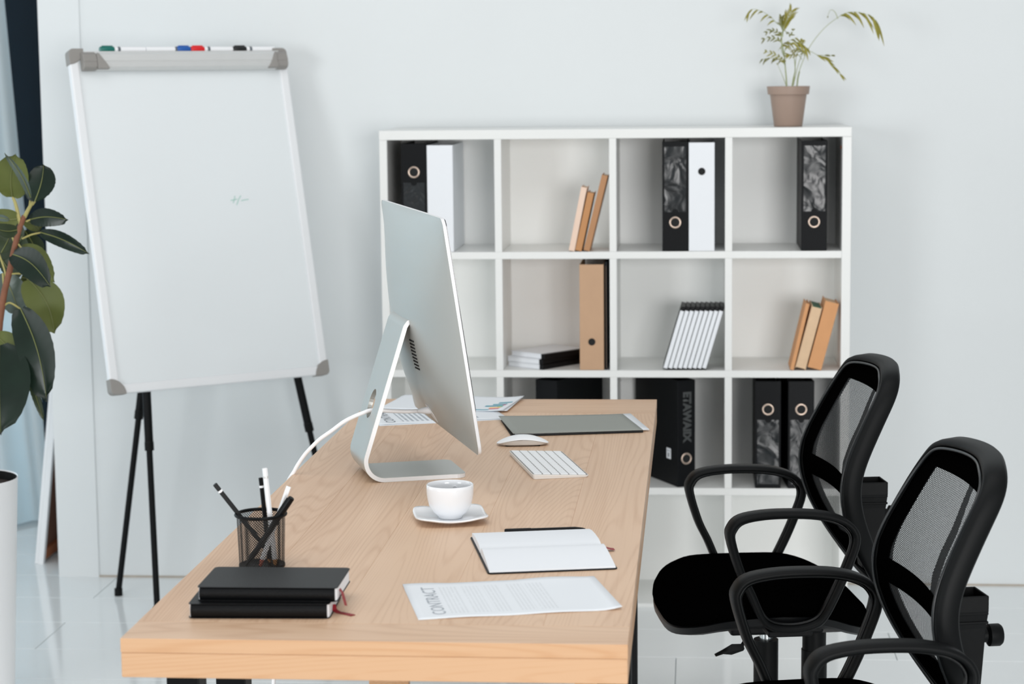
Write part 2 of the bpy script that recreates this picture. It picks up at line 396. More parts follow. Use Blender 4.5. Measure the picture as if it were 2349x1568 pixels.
# ================================================================ bookcase
OW, OH, SW = .309, .3231, .0207
ZT = 1.3662
bc = thing('bookcase', 'white open bookcase with four columns of square compartments against the wall', 'bookcase', (0, 0, 0))
YF, YB = -.31, -.003
W4 = 4*OW+3*SW
MB().box(-.0225, W4+.026, YF, YB, ZT, ZT+.027).build('top_panel', 'shelf', bc, bevel=.0015)
MB().box(-.0225, 0, YF+.0005, YB, 0, ZT).build('side_panel', 'shelf', bc, bevel=.0015)
MB().box(W4, W4+.026, YF+.0005, YB, 0, ZT).build('side_panel', 'shelf', bc, bevel=.0015)
zb = ZT-4*OH-3*SW
MB().box(0, W4, YF+.001, YB, 0, zb).build('bottom_panel', 'shelf', bc, bevel=.0008)
MB().box(0, W4, YB-.012, YB-.004, zb, ZT).build('back_panel', 'shelf_back_lit', bc)
for r in range(3):
    z = ZT-(r+1)*OH-r*SW
    MB().box(0, W4, YF+.0012, YB-.012, z-SW, z).build('shelf', 'shelf', bc, bevel=.0012)
for r in range(4):
    z1 = ZT-r*(OH+SW)
    for c in range(3):
        x = OW+c*(OW+SW)
        MB().box(x, x+SW, YF+.0006, YB-.012, z1-OH, z1).build('divider', 'shelf', bc, bevel=.0012)
MB().tube([(-.0226, -.20, .939), (-.0262, -.20, .939)], .006, 12).build('wooden_plug', 'pine', bc)
MB().tube([(OW*4+SW*3-.0005, -.27, 1.335), (OW*4+SW*3-.003, -.27, 1.335)], .005, 12).build('wooden_plug', 'pine', bc)
ROW = [ZT-(r+1)*OH-r*SW for r in range(4)]
# ---------------------------------------------------------------- lever-arch binders
def binder(name, label, x, z, w, h=.312, d=.285, y=-.306, rot=0., m='binder', ring='nickel', upside=False, pocket=True, group=None, lining='binder_in'):
    """origin: front-left-bottom corner of the spine; spine faces -Y"""
    t = thing(name, label, 'binder', (x, y, z+.0006), rot, group)
    th = .003
    s = MB(); s.box(0, w, 0, th, 0, h); s.build('spine', m, t, bevel=.0012)
    for a in (0, w-th): MB().box(a, a+th, th, d, 0.0, h).build('cover', m, t, bevel=.001)
    s = MB(); s.box(th+.002, w-th-.006, .018, d-.03, .006, h-.022); s.build('paper_block', lining, t)
    s = MB(); s.box(w*.3, w*.62, .02, .035, h-.045, h-.012); s.build('lever_arch', 'chrome', t, bevel=.001)
    zr = .082 if not upside else h-.082
    cx = w*.5
    if ring == 'nickel':
        n = 28; rings = []
        for i in range(n):
            a = 2*pi*i/n
            rings.append([(cx+(r)*cos(a), yy, zr+(r)*sin(a)) for r, yy in ((.0115, .0004), (.0125, -.0016), (.0152, -.0022), (.0172, -.001), (.0175, .0005))])
        rings.append(rings[0])
        MB().loft(rings, caps=(False, False)).build('finger_ring', 'nickel', t, smooth=True, autosmooth=False)
    r = .0118 if ring == 'nickel' else .0105
    MB().tube([(cx, .0008, zr), (cx, -.0006, zr)], r, 24).build('finger_hole', 'hole', t)
    if pocket:
        a, b = (.112, h-.014) if not upside else (.012, h-.112)
        MB().box(.006, w-.006, -.0011, .0005, a, b).build('label_pocket', 'pocket', t)
        zn = a if not upside else b
        nn_ = [(cx+.009*cos(radians(q)), zn+.009*sin(radians(q))) for q in range(0, 360, 30)]
        MB().loft([[(x_, -.0018, z_) for x_, z_ in nn_], [(x_, -.0009, z_) for x_, z_ in nn_]]).build('pocket_notch', m, t)
    return t
r1 = ROW[0]
binder('lever_arch_binder', 'black binder at the far left of the top row, finger ring near its top', .040, r1, .073, upside=True)
binder('lever_arch_binder', 'plain white binder standing beside the leftmost black binder in the top row', .1145, r1, .075, h=.307, m='white_card', ring=None, pocket=False, lining='page').children
tb = binder('lever_arch_binder', 'black binder in the third compartment of the top row, shiny pocket above its ring', .790, r1, .0735)
binder('lever_arch_binder', 'white binder with a dark finger hole in the third compartment of the top row', .8655, r1, .073, h=.309, m='white_card', ring='dark', upside=True, pocket=False)
binder('lever_arch_binder', 'black binder alone in the top right compartment, shiny pocket above its ring', 1.184, r1, .0725)
r2 = ROW[1]
binder('lever_arch_binder', 'brown kraft card binder with a black finger hole', .5515, r2, .0695, h=.306, m='kraft', ring='dark', pocket=False)
o = thing('thin_folder', 'thin dark folder squeezed between the kraft binder and the divider', 'folder', (.6243, -.296, r2+.0006), 0)
MB().box(0, .0025, 0, .26, 0, .312).build('cover', 'binder_in', o, bevel=.0005)
MB().box(.004, .0065, 0, .26, 0, .312).build('cover', 'binder_in', o, bevel=.0005)
MB().box(.0025, .004, .004, .256, .003, .30).build('sheets', 'kraft', o)
r3 = ROW[2]
binder('lever_arch_binder', 'plain black binder turned at an angle in the third row, second compartment', .4195, r3, .073, y=-.272, d=.268, rot=radians(-27), pocket=False, ring=None)
e = binder('lever_arch_binder', 'black binder turned to show its side, grey spine lettering and a white sticker', .8335, r3, .0565, y=-.3, rot=radians(27), pocket=False)
text_mesh('spine_lettering', 'ETAWAIIX', .034, 'emboss', e, Matrix.Translation((.0285, -.0012, .205)) @ Matrix.Rotation(radians(90), 4, 'X') @ Matrix.Rotation(radians(-90), 4, 'Z') @ Matrix.Diagonal((.92, 1, 1, 1)), bold=.002)
MB().box(-.0008, .001, .045, .072, .075, .106).build('sticker', 'page', e)
MB().box(-.0012, -.0007, .055, .062, .080, .092).build('sticker_print', 'print_dark', e)
MB().box(-.0012, -.0007, .049, .068, .097, .100).build('sticker_print', 'print_', e)
binder('lever_arch_binder', 'black binder with ring above a cloudy pocket, third row right, left one of the pair', 1.056, r3, .0735, upside=True)
binder('lever_arch_binder', 'black binder with ring above a cloudy pocket, third row right, right one of the pair', 1.1505, r3, .0745, upside=True, y=-.307, d=.28, rot=radians(4))
# ---------------------------------------------------------------- books
def book(label, x, z, th, h, d, ang, m, pm='cream_book', y=-.305, spine=True, group=None, name='book', topm=None):
    """leaning to the right by ang about its bottom right... pivot: bottom-left at (x,z)"""
    t = thing(name, label, 'book', (x, y, z+.0006+th*sin(ang)), 0, group)
    t.rotation_euler = (0, ang, 0)
    c = .0018
    MB().box(0, c, 0, d, 0, h).build('cover', m, t, bevel=.0005); MB().box(th-c, th, 0, d, 0, h).build('cover', m, t, bevel=.0005)
    if spine: MB().box(0, th, -.0012, c, 0, h).build('spine', m, t, bevel=.0009)
    MB().box(c, th-c, .001 if not spine else c, d-.004, .003, h-.004).build('page_block', pm, t)
    if topm: MB().box(c, th-c, .002, d-.004, h-.004, h-.002).build('head_edge', topm, t)
    return t
gb = 'old books leaning in the second compartment of the top row'
book('pale pink book leaning on two brown ones, leftmost of the three', .5215, r1, .0170, .186, .13, radians(11.5), 'pink_book', group=gb)
book('short golden brown book in the middle of the three leaning in the top row', .5400, r1, .0185, .170, .13, radians(12.5), 'brown2', group=gb)
book('tall tan book leaning on the divider, rightmost of the three in the top row', .5640, r1, .0175, .222, .14, radians(14), 'brown_book', group=gb)
go = 'worn orange books leaning in the right compartment of the second row'
book('thin orange book, leftmost of the worn three in the second row', 1.1550, r2, .0105, .196, .13, radians(13), 'orange_book', group=go)
book('worn book with cream page edges and a green cloth top', 1.1695, r2, .0300, .187, .14, radians(14.5), 'cream_book', spine=False, group=go, topm='green')
book('thick orange book leaning on the right side of the second row', 1.2050, r2, .0395, .197, .14, radians(14.5), 'orange_book', group=go)
# leaning white notebooks
proto = None
gn = 'white notebooks leaning in the third compartment of the second row'
names = ['leftmost', 'second', 'third', 'fourth', 'fifth', 'sixth', 'seventh', 'eighth', 'rightmost']
xs = [.7918+.0139*i for i in range(9)]
for i, x in enumerate(xs):
    if proto is None:
        t = thing('notebook', '', 'notebook', (x, -.305, r2+.0006), 0, gn)
        MB().box(.0002, .0008, .0006, .128, 0, .19).build('cover', 'leather', t); MB().box(.0120, .0126, .0006, .128, 0, .19).build('cover', 'leather', t)
        MB().box(.0008, .0120, -.0008, .125, .004, .177).build('page_block', 'page', t, bevel=.0006)
        MB().box(.0008, .0120, .001, .127, .177, .1895).build('head_band', 'leather', t, bevel=.001)
        proto = t
    else:
        t = proto.copy(); COL.objects.link(t); t.location = (x, -.305, r2+.0006)
        for ch in proto.children:
            c = ch.copy(); COL.objects.link(c); c.parent = t
    t.rotation_euler = (0, radians(16.4), 0)
    t['label'] = 'white-edged notebook with a black top, %s of the nine leaning together' % names[i]
    t.location.z += .0036; t.location.x -= .0012
# stack of three notebooks
for i, (pos, dx, dy) in enumerate((('bottom', 0, 0), ('middle', -.001, .002), ('top', .004, .006))):
    t = thing('notebook', 'white notebook with a black spine, %s of the stack of three' % pos, 'notebook', (.4440+dx, -.300+dy, r2+.0006+i*.0148), radians(53+[0, 1, -3][i]), 'stack of notebooks beside the kraft binder')
    MB().box(0, .185, .0, .014, 0, .0142).build('spine', 'leather', t, bevel=.001)
    MB().box(.002, .183, .0142, .135, .0012, .013).build('page_block', 'page', t)
    MB().box(0, .185, .0142, .137, .0131, .0142).build('cover', 'white_card', t); MB().box(0, .185, .0142, .137, 0, .0011).build('cover', 'white_card', t)
# ---------------------------------------------------------------- palm in a taupe pot
pt = thing('potted_palm', 'small palm with drooping fronds in a taupe pot on top of the bookcase', 'plant', (1.150, -.20, ZT+.0275))
MB().lathe([(.0395, 0), (.0405, .001), (.0525, .0905), (.0555, .0910), (.0590, .0915), (.0615, .1130), (.0612, .1145), (.0590, .1145), (.0575, .1130), (.0520, .098), (.050, .09), (.0001, .088)], 40, capt=False).build('pot', 'taupe', pt, smooth=True)
MB().lathe([(.053, .094), (.053, .0985), (.02, .1015), (.0002, .1015)], 28).build('soil', 'soil', pt, smooth=True)
O = Vector(pt.location)
for q in [[(1.145, -0.2, 1.495), (1.144, -0.2, 1.529), (1.14, -0.2, 1.569), (1.138, -0.2, 1.606)], [(1.159, -0.2, 1.494), (1.164, -0.2, 1.529), (1.169, -0.2, 1.555), (1.166, -0.2, 1.59)], [(1.173, -0.2, 1.494), (1.177, -0.2, 1.529), (1.182, -0.2, 1.55)], [(1.138, -0.2, 1.595), (1.131, -0.2, 1.627), (1.13, -0.2, 1.653), (1.136, -0.2, 1.674)]]:
    p = spline([Vector(a)-O for a in q], 6); n = len(p)
    MB().tube(p, [.0028-.0016*i/n for i in range(n)], 6).build('stem', 'palm_stem', pt, smooth=True)
rnd = random.Random(5)
for q, s0, n, ll, mode in [
([(1.133, -0.2, 1.653), (1.133, -0.215, 1.674), (1.114, -0.231, 1.687), (1.098, -0.231, 1.704), (1.075, -0.231, 1.719), (1.048, -0.231, 1.727), (1.031, -0.231, 1.714)], 0.35, 7, 0.027, 'down'),
([(1.133, -0.2, 1.648), (1.136, -0.203, 1.674), (1.144, -0.206, 1.695), (1.157, -0.206, 1.721)], 0.2, 10, 0.0351, 'fan'),
([(1.134, -0.2, 1.666), (1.128, -0.21, 1.687), (1.129, -0.22, 1.705)], 0.2, 6, 0.0216, 'fan'),
([(1.129, -0.2, 1.648), (1.123, -0.201, 1.656), (1.107, -0.202, 1.668), (1.085, -0.202, 1.661)], 0.1, 6, 0.0189, 'both'),
([(1.127, -0.2, 1.632), (1.123, -0.2, 1.64), (1.102, -0.2, 1.646), (1.073, -0.2, 1.641)], 0.1, 5, 0.0216, 'both'),
([(1.139, -0.2, 1.666), (1.144, -0.222, 1.66), (1.156, -0.245, 1.652), (1.161, -0.245, 1.673)], 0.2, 4, 0.0162, 'both'),
([(1.141, -0.2, 1.569), (1.137, -0.224, 1.605), (1.153, -0.249, 1.629), (1.179, -0.249, 1.631), (1.203, -0.249, 1.612)], 0.3, 9, 0.0297, 'down'),
([(1.138, -0.2, 1.59), (1.129, -0.192, 1.616), (1.137, -0.183, 1.63), (1.177, -0.183, 1.648)], 0.3, 8, 0.027, 'down'),
([(1.166, -0.2, 1.521), (1.171, -0.215, 1.589), (1.18, -0.229, 1.621), (1.188, -0.229, 1.639)], 0.5, 5, 0.0189, 'both'),
([(1.141, -0.2, 1.563), (1.136, -0.216, 1.579), (1.117, -0.231, 1.595), (1.08, -0.231, 1.609)], 0.2, 7, 0.0216, 'both'),
([(1.14, -0.2, 1.569), (1.124, -0.185, 1.585), (1.098, -0.17, 1.589), (1.074, -0.17, 1.585)], 0.2, 6, 0.0162, 'down'),
([(1.174, -0.2, 1.506), (1.179, -0.206, 1.547), (1.207, -0.212, 1.615), (1.246, -0.212, 1.667), (1.288, -0.212, 1.701), (1.317, -0.212, 1.715), (1.351, -0.212, 1.714), (1.385, -0.212, 1.702), (1.402, -0.212, 1.678)], 0.52, 10, 0.0513, 'down'),
([(1.289, -0.2, 1.698), (1.281, -0.192, 1.717), (1.269, -0.183, 1.723), (1.26, -0.183, 1.702)], 0.9, 1, 0.0054, 'down'),
([(1.164, -0.2, 1.51), (1.184, -0.206, 1.589), (1.205, -0.212, 1.607), (1.234, -0.212, 1.594), (1.26, -0.212, 1.581), (1.303, -0.212, 1.533)], 0.55, 6, 0.0324, 'along'),
([(1.232, -0.2, 1.594), (1.245, -0.199, 1.595), (1.277, -0.199, 1.594)], 0.5, 2, 0.0162, 'along'),
([(1.187, -0.2, 1.584), (1.176, -0.219, 1.597), (1.154, -0.238, 1.595), (1.143, -0.238, 1.597)], 0.3, 6, 0.0162, 'both'),
([(1.205, -0.2, 1.61), (1.19, -0.2, 1.605), (1.176, -0.199, 1.613), (1.161, -0.199, 1.605)], 0.1, 7, 0.0162, 'both'),
([(1.145, -0.2, 1.507), (1.135, -0.19, 1.534), (1.119, -0.181, 1.572)], 0.9, 1, 0.0081, 'along')]:
    p = spline([Vector(a)-O for a in q], 8)
    N = len(p); mb = MB(); mb.tube(p, [.0012-.0008*i/N for i in range(N)], 5)
    fr = mb.build('frond', 'palm_stem', pt, smooth=True)
    lf = MB()
    wk = {'down': .0030, 'fan': .0017, 'along': .0021, 'both': .0022}[mode]
    for k in range(n):
        f = s0+(1-s0)*(k+.5)/n; i = min(N-2, int(f*(N-1))); a = p[i]; tg = (p[i+1]-p[i]).normalized()
        for side in ((-1, 1) if mode != 'down' else ((-1,) if k % 2 else (1,))):
            L = ll*(.75+.4*rnd.random())*(1.0 if k < n-1 else .8)*(.8 if mode == 'both' else 1)
            nrm = Vector((-tg.z, 0, tg.x))*side
            depth = Vector((0, 1, 0))*side*(.5+.4*rnd.random())
            if mode == 'down': d0 = (tg*.5+Vector((0, 0, -.25))+depth*.45+nrm*.15); sag = -.55
            elif mode == 'fan': d0 = tg*.9+nrm*.45+depth*.3; sag = -.08
            elif mode == 'along': d0 = tg*1.0+nrm*.12+depth*.15; sag = -.05
            else: d0 = tg*.7+nrm*.5+depth*.4; sag = -.2
            d0.normalize(); wv = d0.cross(Vector((0, 1, .2))).normalized()
            rings = []
            for j in range(6):
                u = j/5; c = a+d0*L*u+Vector((0, 0, sag*L*u*u)); hw = wk*sin(pi*min(1, .12+u*.88))**.8*(ll/.03)**.35
                rings.append((c-wv*hw, c+Vector((0, .0006, -.0004)), c+wv*hw))
            o_ = len(lf.v); lf.v += [tuple(v) for r in rings for v in r]
            for j in range(5):
                for s_ in range(2):
                    b_ = o_+j*3+s_; lf.f.append((b_, b_+1, b_+4, b_+3))
    lo = lf.build('leaflets', 'palm' if rnd.random() < .6 else 'palm_dark', fr, solid=.0004)
    lo['kind'] = 'stuff'
# ================================================================ flip chart easel
B = {'BL': (-0.724, -0.696, 0.684), 'th': 0.652, 'tau': 0.245}
th_, ta_ = B['th'], B['tau']
tx = Vector((cos(th_), sin(th_), 0)); bk_ = Vector((-sin(th_), cos(th_), 0)); upb = bk_*sin(ta_)+Vector((0, 0, 1))*cos(ta_); nb = tx.cross(upb)  # nb faces the viewer
ez = thing('flipchart_easel', 'white flip chart board with grey corners on black tripod legs', 'easel', (B['BL'][0], B['BL'][1], 0), 0)
E0 = Vector(B['BL'])-Vector(ez.location)
BM = Matrix(((tx.x, upb.x, nb.x, E0.x), (tx.y, upb.y, nb.y, E0.y), (tx.z, upb.z, nb.z, E0.z), (0, 0, 0, 1)))
BW, BH = .674, .977
class BMB(MB):
    def build(s, *a, **k): s.v = [tuple(BM @ Vector(p)) for p in s.v]; return MB.build(s, *a, **k)
BMB().box(.012, BW-.012, .012, BH-.012, -.016, -.002).build('board_surface', 'board', ez)
rail = [(0, 0), (.0, .028), (.004, .032), (.010, .030), (.016, .018), (.020, .014)]
def rail_box(x0, x1, y0, y1): return BMB().box(x0, x1, y0, y1, -.02, .004)
rail_box(0, .026, .03, BH-.03).build('side_rail', 'frame_w', ez, bevel=.004)
rail_box(BW-.026, BW, .03, BH-.03).build('side_rail', 'frame_w', ez, bevel=.004)
rail_box(.03, BW-.03, 0, .026).build('bottom_rail', 'frame_w', ez, bevel=.004)
rail_box(.03, BW-.03, BH-.036, BH-.0125).build('top_rail', 'frame_w', ez, bevel=.003)
def cap(cx, cy, sx, sy, r=.045):
    out = [(0, 0)]+[(r*cos(radians(a)), r*sin(radians(a))) for a in range(0, 91, 10)]
    rr = .014; out = [(rr*(1-sin(radians(a))), rr*(1-cos(radians(a)))) for a in range(90, -1, -15)][::-1]
    arc = [(r*cos(radians(a)), r*sin(radians(a))) for a in range(90, -1, -10)]
    pts = [(cx+sx*x, cy+sy*y) for x, y in [(rr*(1-cos(radians(a))), rr*(1-sin(radians(a)))) for a in range(0, 91, 15)][::-1]+arc]
    return BMB().prism(pts, -.024, .0075)
for cx, cy, sx, sy in ((-.002, -.002, 1, 1), (BW+.002, -.002, -1, 1), (-.002, BH+.002, 1, -1), (BW+.002, BH+.002, -1, -1)):
    cap(cx, cy, sx, sy).build('corner_cap', 'greycap', ez, bevel=.002)
# clamp bar across the head of the board
sec = [(BH-.012, .004), (BH-.012, .018), (BH-.022, .030), (BH-.040, .034), (BH-.043, .031), (BH-.046, .034), (BH-.058, .030), (BH-.064, .018), (BH-.064, .004)]
BMB().loft([[(x, y, z) for y, z in sec] for x in (.070, BW-.045)]).build('clamp_bar', 'alu', ez, bevel=.001)
for xa, xb in ((.030, .070), (BW-.045, BW-.010)):
    sl = .030 if xa < .1 else 0; s2_ = .022 if xa > .1 else 0
    ring0 = [(xa, y, z*1.0) for y, z in sec]; 
    ring1 = [(xb-(.028*(1-(BH-.012-y)/-.052*-1) if 0 else 0), y, z+.0006) for y, z in sec]
    BMB().loft([ring0, ring1]).build('clamp_end_cap', 'greycap', ez, bevel=.003)
for x0, x1, flip in ((.070, .105, 0), (BW-.075, BW-.045, 1)):
    # slanted shoulder of the end cap
    zz = .0352
    pts = [(x0, BH-.063), (x1, BH-.063), (x1-.008, BH-.048), (x0+.006, BH-.018), (x0, BH-.018)] if not flip else [(x1, BH-.063), (x0, BH-.063), (x0+.008, BH-.048), (x1-.006, BH-.018), (x1, BH-.018)]
    BMB().prism(pts, .012, zz).build('clamp_end_cap', 'greycap', ez, bevel=.002)
MB_t = BMB().box(.04, BW-.03, BH-.012, BH-.009, -.03, .016).build('pen_tray', 'alu', ez)
# little green scribble
for i, s_ in enumerate([[(0.436, 0.529), (0.448, 0.531), (0.457, 0.532)], [(0.451, 0.542), (0.448, 0.532), (0.443, 0.521)], [(0.47, 0.542), (0.462, 0.532), (0.453, 0.515)], [(0.469, 0.527), (0.481, 0.529), (0.493, 0.53)]]):
    p = [(x, y, -.0014) for x, y in s_]
    BMB().sweep(p, [(-.0003, -.0010), (.0003, -.0010), (.0003, .0010), (-.0003, .0010)], (0, 0, 1)).build('pen_stroke', 'ink', ez)
def leg(top, foot, split, r0=.0125, r1=.0092):
    a = Vector(top)-Vector(ez.location); b = Vector(foot)-Vector(ez.location); m_ = a.lerp(b, split)
    l = MB().tube([a, m_], r0, 16).build('leg', 'black_metal', ez, smooth=True)
    MB().tube([m_, b+Vector((0, 0, .012))], r1, 16).build('inner_tube', 'black_metal', l, smooth=True)
    MB().tube([m_+(b-a)*.004, m_-(b-a)*.012], r0+.0012, 16).build('collar', 'black_plastic', l, smooth=True)
    MB().tube([b, b+Vector((0, 0, .022))], r1+.003, 14).build('rubber_foot', 'black_plastic', l, smooth=True)
leg((-0.726, -0.374, 1.569), (-0.679, -0.452, 0.0), 0.69)
leg((-0.482, -0.189, 1.566), (-0.186, -0.097, 0.0), 0.685)
leg((-0.618, -0.26, 1.568), (-0.854, -0.236, 0.0), 0.65)
# markers on the tray
gm = 'markers lying on top of the flip chart board'
for nm, lab, x0, x1, capside, cm in (
    ('marker', 'white marker with a green cap, leftmost on the flip chart', .096, .232, 0, 'm_green'),
    ('marker', 'white marker with a blue cap, beside the red one', .234, .371, 1, 'm_blue'),
    ('marker', 'white marker with a red cap, on the middle of the tray', .373, .505, 0, 'm_red'),
    ('marker', 'white marker with a black cap, rightmost on the flip chart', .507, .640, 0, 'm_black')):
    pos = BM @ Vector((x0, BH+.0010, -.004)); 
    t = thing('marker', lab, 'marker', Vector(ez.location)+pos, th_, gm)
    L = x1-x0; r = .0085; cl = .042
    cx0, cx1 = (0, cl) if capside == 0 else (L-cl, L); bx0, bx1 = (cl, L) if capside == 0 else (0, L-cl)
    MB().tube([(bx0, 0, 0), (bx1, 0, 0)], r*.92, 16).build('barrel', 'pen_white', t, smooth=True)
    MB().tube([(cx0, 0, 0), (cx0+.003, 0, 0), (cx1-.003, 0, 0), (cx1, 0, 0)], [r*.9, r*1.08, r*1.08, r*.95], 16).build('cap', cm, t, smooth=True)
    MB().box(cx0+.006, cx1-.004, -.002, .002, r*.9, r*1.35).build('clip', cm, t, bevel=.0006)
    xm = bx0+.010 if capside == 0 else bx1-.006
    MB().tube([(xm, 0, 0), (xm+.008, 0, 0)], r*.935, 16).build('printed_band', 'print_dark', t)
# ================================================================ rubber plant
rp = thing('rubber_plant', 'rubber plant with large dark glossy leaves in a tall white pot at left', 'plant', (-0.917, -1.35, 0))
RO = Vector(rp.location)
MB().lathe([(.096, 0), (.1, .004), (.1285, .568), (.1300, .572), (.1293, .5745), (.1280, .5738), (.1270, .5725), (.1265, .56), (.1240, .535)], 56, capt=False).build('pot', 'pot_white', rp, smooth=True)
MB().lathe([(.1263, .5715), (.1255, .5722), (.1225, .553), (.1215, .540)], 56, capb=False, capt=False).build('inner_pot', 'black_plastic', rp, smooth=True)
MB().lathe([(.1225, .546), (.123, .552), (.08, .556), (.0002, .557)], 40).build('soil', 'soil', rp, smooth=True)
p = spline([Vector(a)-RO for a in [(-0.911, -1.33, 0.569), (-0.877, -1.33, 0.698), (-0.847, -1.33, 0.818), (-0.825, -1.33, 0.916), (-0.816, -1.33, 0.97), (-0.803, -1.33, 1.034), (-0.787, -1.33, 1.088), (-0.772, -1.33, 1.147), (-0.757, -1.33, 1.194), (-0.745, -1.33, 1.221)]], 6); n = len(p)
MB().tube(p, [.0105-.0045*i/n for i in range(n)], 10).build('stem', 'bark', rp, smooth=True)
for q in [[(-0.756, -1.33, 1.2), (-0.76, -1.33, 1.221), (-0.766, -1.33, 1.25), (-0.771, -1.33, 1.264)], [(-0.745, -1.33, 1.218), (-0.733, -1.33, 1.239), (-0.722, -1.33, 1.255)]]:
    p = spline([Vector(a)-RO for a in q], 5); n = len(p)
    MB().tube(p, [.0055-.002*i/n for i in range(n)], 8).build('branch', 'petiole', rp, smooth=True)
for q in [[(-0.766, -1.33, 1.248), (-0.773, -1.33, 1.267)],
[(-0.731, -1.33, 1.247), (-0.728, -1.33, 1.267)],
[(-0.724, -1.33, 1.247), (-0.717, -1.33, 1.256)],
[(-0.741, -1.33, 1.207), (-0.73, -1.33, 1.212)],
[(-0.753, -1.33, 1.165), (-0.729, -1.33, 1.175), (-0.705, -1.33, 1.18)],
[(-0.781, -1.33, 1.109), (-0.777, -1.33, 1.126)],
[(-0.763, -1.33, 1.152), (-0.756, -1.33, 1.143)],
[(-0.785, -1.33, 1.079), (-0.757, -1.33, 1.079), (-0.74, -1.33, 1.066)],
[(-0.806, -1.33, 1.0), (-0.79, -1.33, 1.008), (-0.764, -1.33, 0.993)],
[(-0.823, -1.33, 0.916), (-0.821, -1.33, 0.903)],
[(-0.829, -1.33, 0.927), (-0.833, -1.33, 0.929)],
[(-0.786, -1.33, 0.916), (-0.753, -1.33, 0.84)],
[(-0.756, -1.33, 1.207), (-0.76, -1.33, 1.214)],
[(-0.772, -1.33, 1.15), (-0.78, -1.33, 1.173), (-0.815, -1.33, 1.211)],
[(-0.797, -1.33, 1.056), (-0.8, -1.33, 1.088), (-0.815, -1.33, 1.136)],
[(-0.803, -1.33, 1.023), (-0.805, -1.33, 1.081)]]:
    p = spline([Vector(a)-RO for a in q], 5)
    MB().tube(p, .0024, 6).build('petiole', 'petiole', rp, smooth=True)
LM = {0: 'leaf_dark', 1: 'leaf_olive', 2: 'leaf_grey', 3: 'leaf_mid'}
view = Vector((0, 1, 0))
for b0, t0, wd, roll, kd, bend, cup in [
((-0.783, -1.3, 1.265), (-0.757, -1.34, 1.373), 0.0763, 10, 1, -0.0062, 0.15),
((-0.718, -1.36, 1.268), (-0.758, -1.42, 1.378), 0.0165, 0, 2, 0.0103, 0.6),
((-0.714, -1.34, 1.256), (-0.701, -1.3, 1.343), 0.0701, -12, 0, 0.0082, 0.15),
((-0.727, -1.34, 1.213), (-0.626, -1.36, 1.213), 0.0412, 15, 0, 0.0093, 0.25),
((-0.702, -1.34, 1.181), (-0.571, -1.38, 1.132), 0.033, 5, 0, 0.0082, 0.3),
((-0.764, -1.37, 1.13), (-0.647, -1.45, 1.057), 0.0598, -10, 0, 0.0144, 0.2),
((-0.766, -1.3, 1.141), (-0.672, -1.34, 1.059), 0.0516, 10, 1, 0.0165, 0.15),
((-0.75, -1.3, 1.063), (-0.683, -1.32, 0.931), 0.0846, 0, 1, 0.0186, 0.15),
((-0.747, -1.38, 0.999), (-0.665, -1.46, 0.783), 0.0866, 8, 0, 0.0206, 0.2),
((-0.797, -1.4, 0.912), (-0.768, -1.5, 0.708), 0.1423, 0, 0, 0.0041, 0.15),
((-0.833, -1.33, 0.929), (-0.755, -1.36, 0.844), 0.0619, 0, 1, 0.0124, 0.15),
((-0.763, -1.3, 0.836), (-0.719, -1.32, 0.713), 0.0186, 0, 3, 0.0041, 0.2),
((-0.76, -1.33, 1.214), (-0.828, -1.36, 1.224), 0.0454, 10, 1, -0.0062, 0.2),
((-0.749, -1.38, 1.19), (-0.788, -1.45, 1.203), 0.0309, 30, 3, -0.0082, 0.2),
((-0.766, -1.28, 1.191), (-0.845, -1.24, 1.134), 0.0619, 0, 3, -0.0082, 0.15),
((-0.767, -1.28, 1.169), (-0.822, -1.22, 1.056), 0.0681, 0, 3, -0.0062, 0.15),
((-0.755, -1.3, 1.208), (-0.734, -1.25, 1.18), 0.0309, 0, 1, 0.0062, 0.15),
((-0.766, -1.27, 1.182), (-0.753, -1.22, 1.11), 0.0474, 0, 3, 0.0082, 0.15),
((-0.817, -1.3, 1.128), (-0.797, -1.26, 1.19), 0.0412, 0, 3, 0.0041, 0.15),
((-0.815, -1.26, 1.087), (-0.859, -1.22, 1.143), 0.0371, 0, 3, 0.0, 0.15),
((-0.818, -1.29, 1.078), (-0.784, -1.28, 0.973), 0.0681, 0, 2, 0.0062, 0.12),
((-0.826, -1.27, 0.995), (-0.89, -1.2, 1.054), 0.0619, 0, 3, 0.0, 0.15),
((-0.789, -1.4, 1.221), (-0.75, -1.42, 1.217), 0.0144, 0, 2, 0.0021, 0.4),
((-0.782, -1.26, 1.064), (-0.727, -1.22, 1.039), 0.0351, 0, 1, 0.0041, 0.1),
((-0.766, -1.27, 1.06), (-0.709, -1.25, 1.028), 0.0412, 0, 3, 0.0082, 0.1)]:
    b0 = Vector(b0)-RO; t0 = Vector(t0)-RO; ax = (t0-b0); L = ax.length; ax.normalize()
    sd = ax.cross(Vector((0, -1, 0))).normalized(); sd = Matrix.Rotation(radians(roll), 3, ax) @ sd; nm = sd.cross(ax).normalized()
    if nm.y > 0: nm = -nm
    bsgn = ax.cross(Vector((0, -1, 0))).normalized()
    NU, NV = 22, 8
    def lf(u, v, rib=0.):
        s_ = v*2-1
        hw = wd*.575*(sin(pi*min(1, .03+.97*u**.92)))**.52 if u < 1 else 0
        if u > .93: hw *= max(.0, (1-u)/.07)**.5*.6+.0
        c = b0+ax*L*u+bsgn*bend*sin(pi*u)*(1 if bsgn.x > 0 else -1)+nm*(L*.07*sin(pi*u))
        return c+sd*hw*s_+nm*(cup*wd*.5*(abs(s_)**1.4)*1.0+.0012*sin(u*60+abs(s_)*6)*(abs(s_)))-Vector((0, 0, 0))
    lo = MB().grid(lambda u, v: lf(u, v), NU, NV).build('leaf', LM[kd], rp, smooth=True, autosmooth=False)
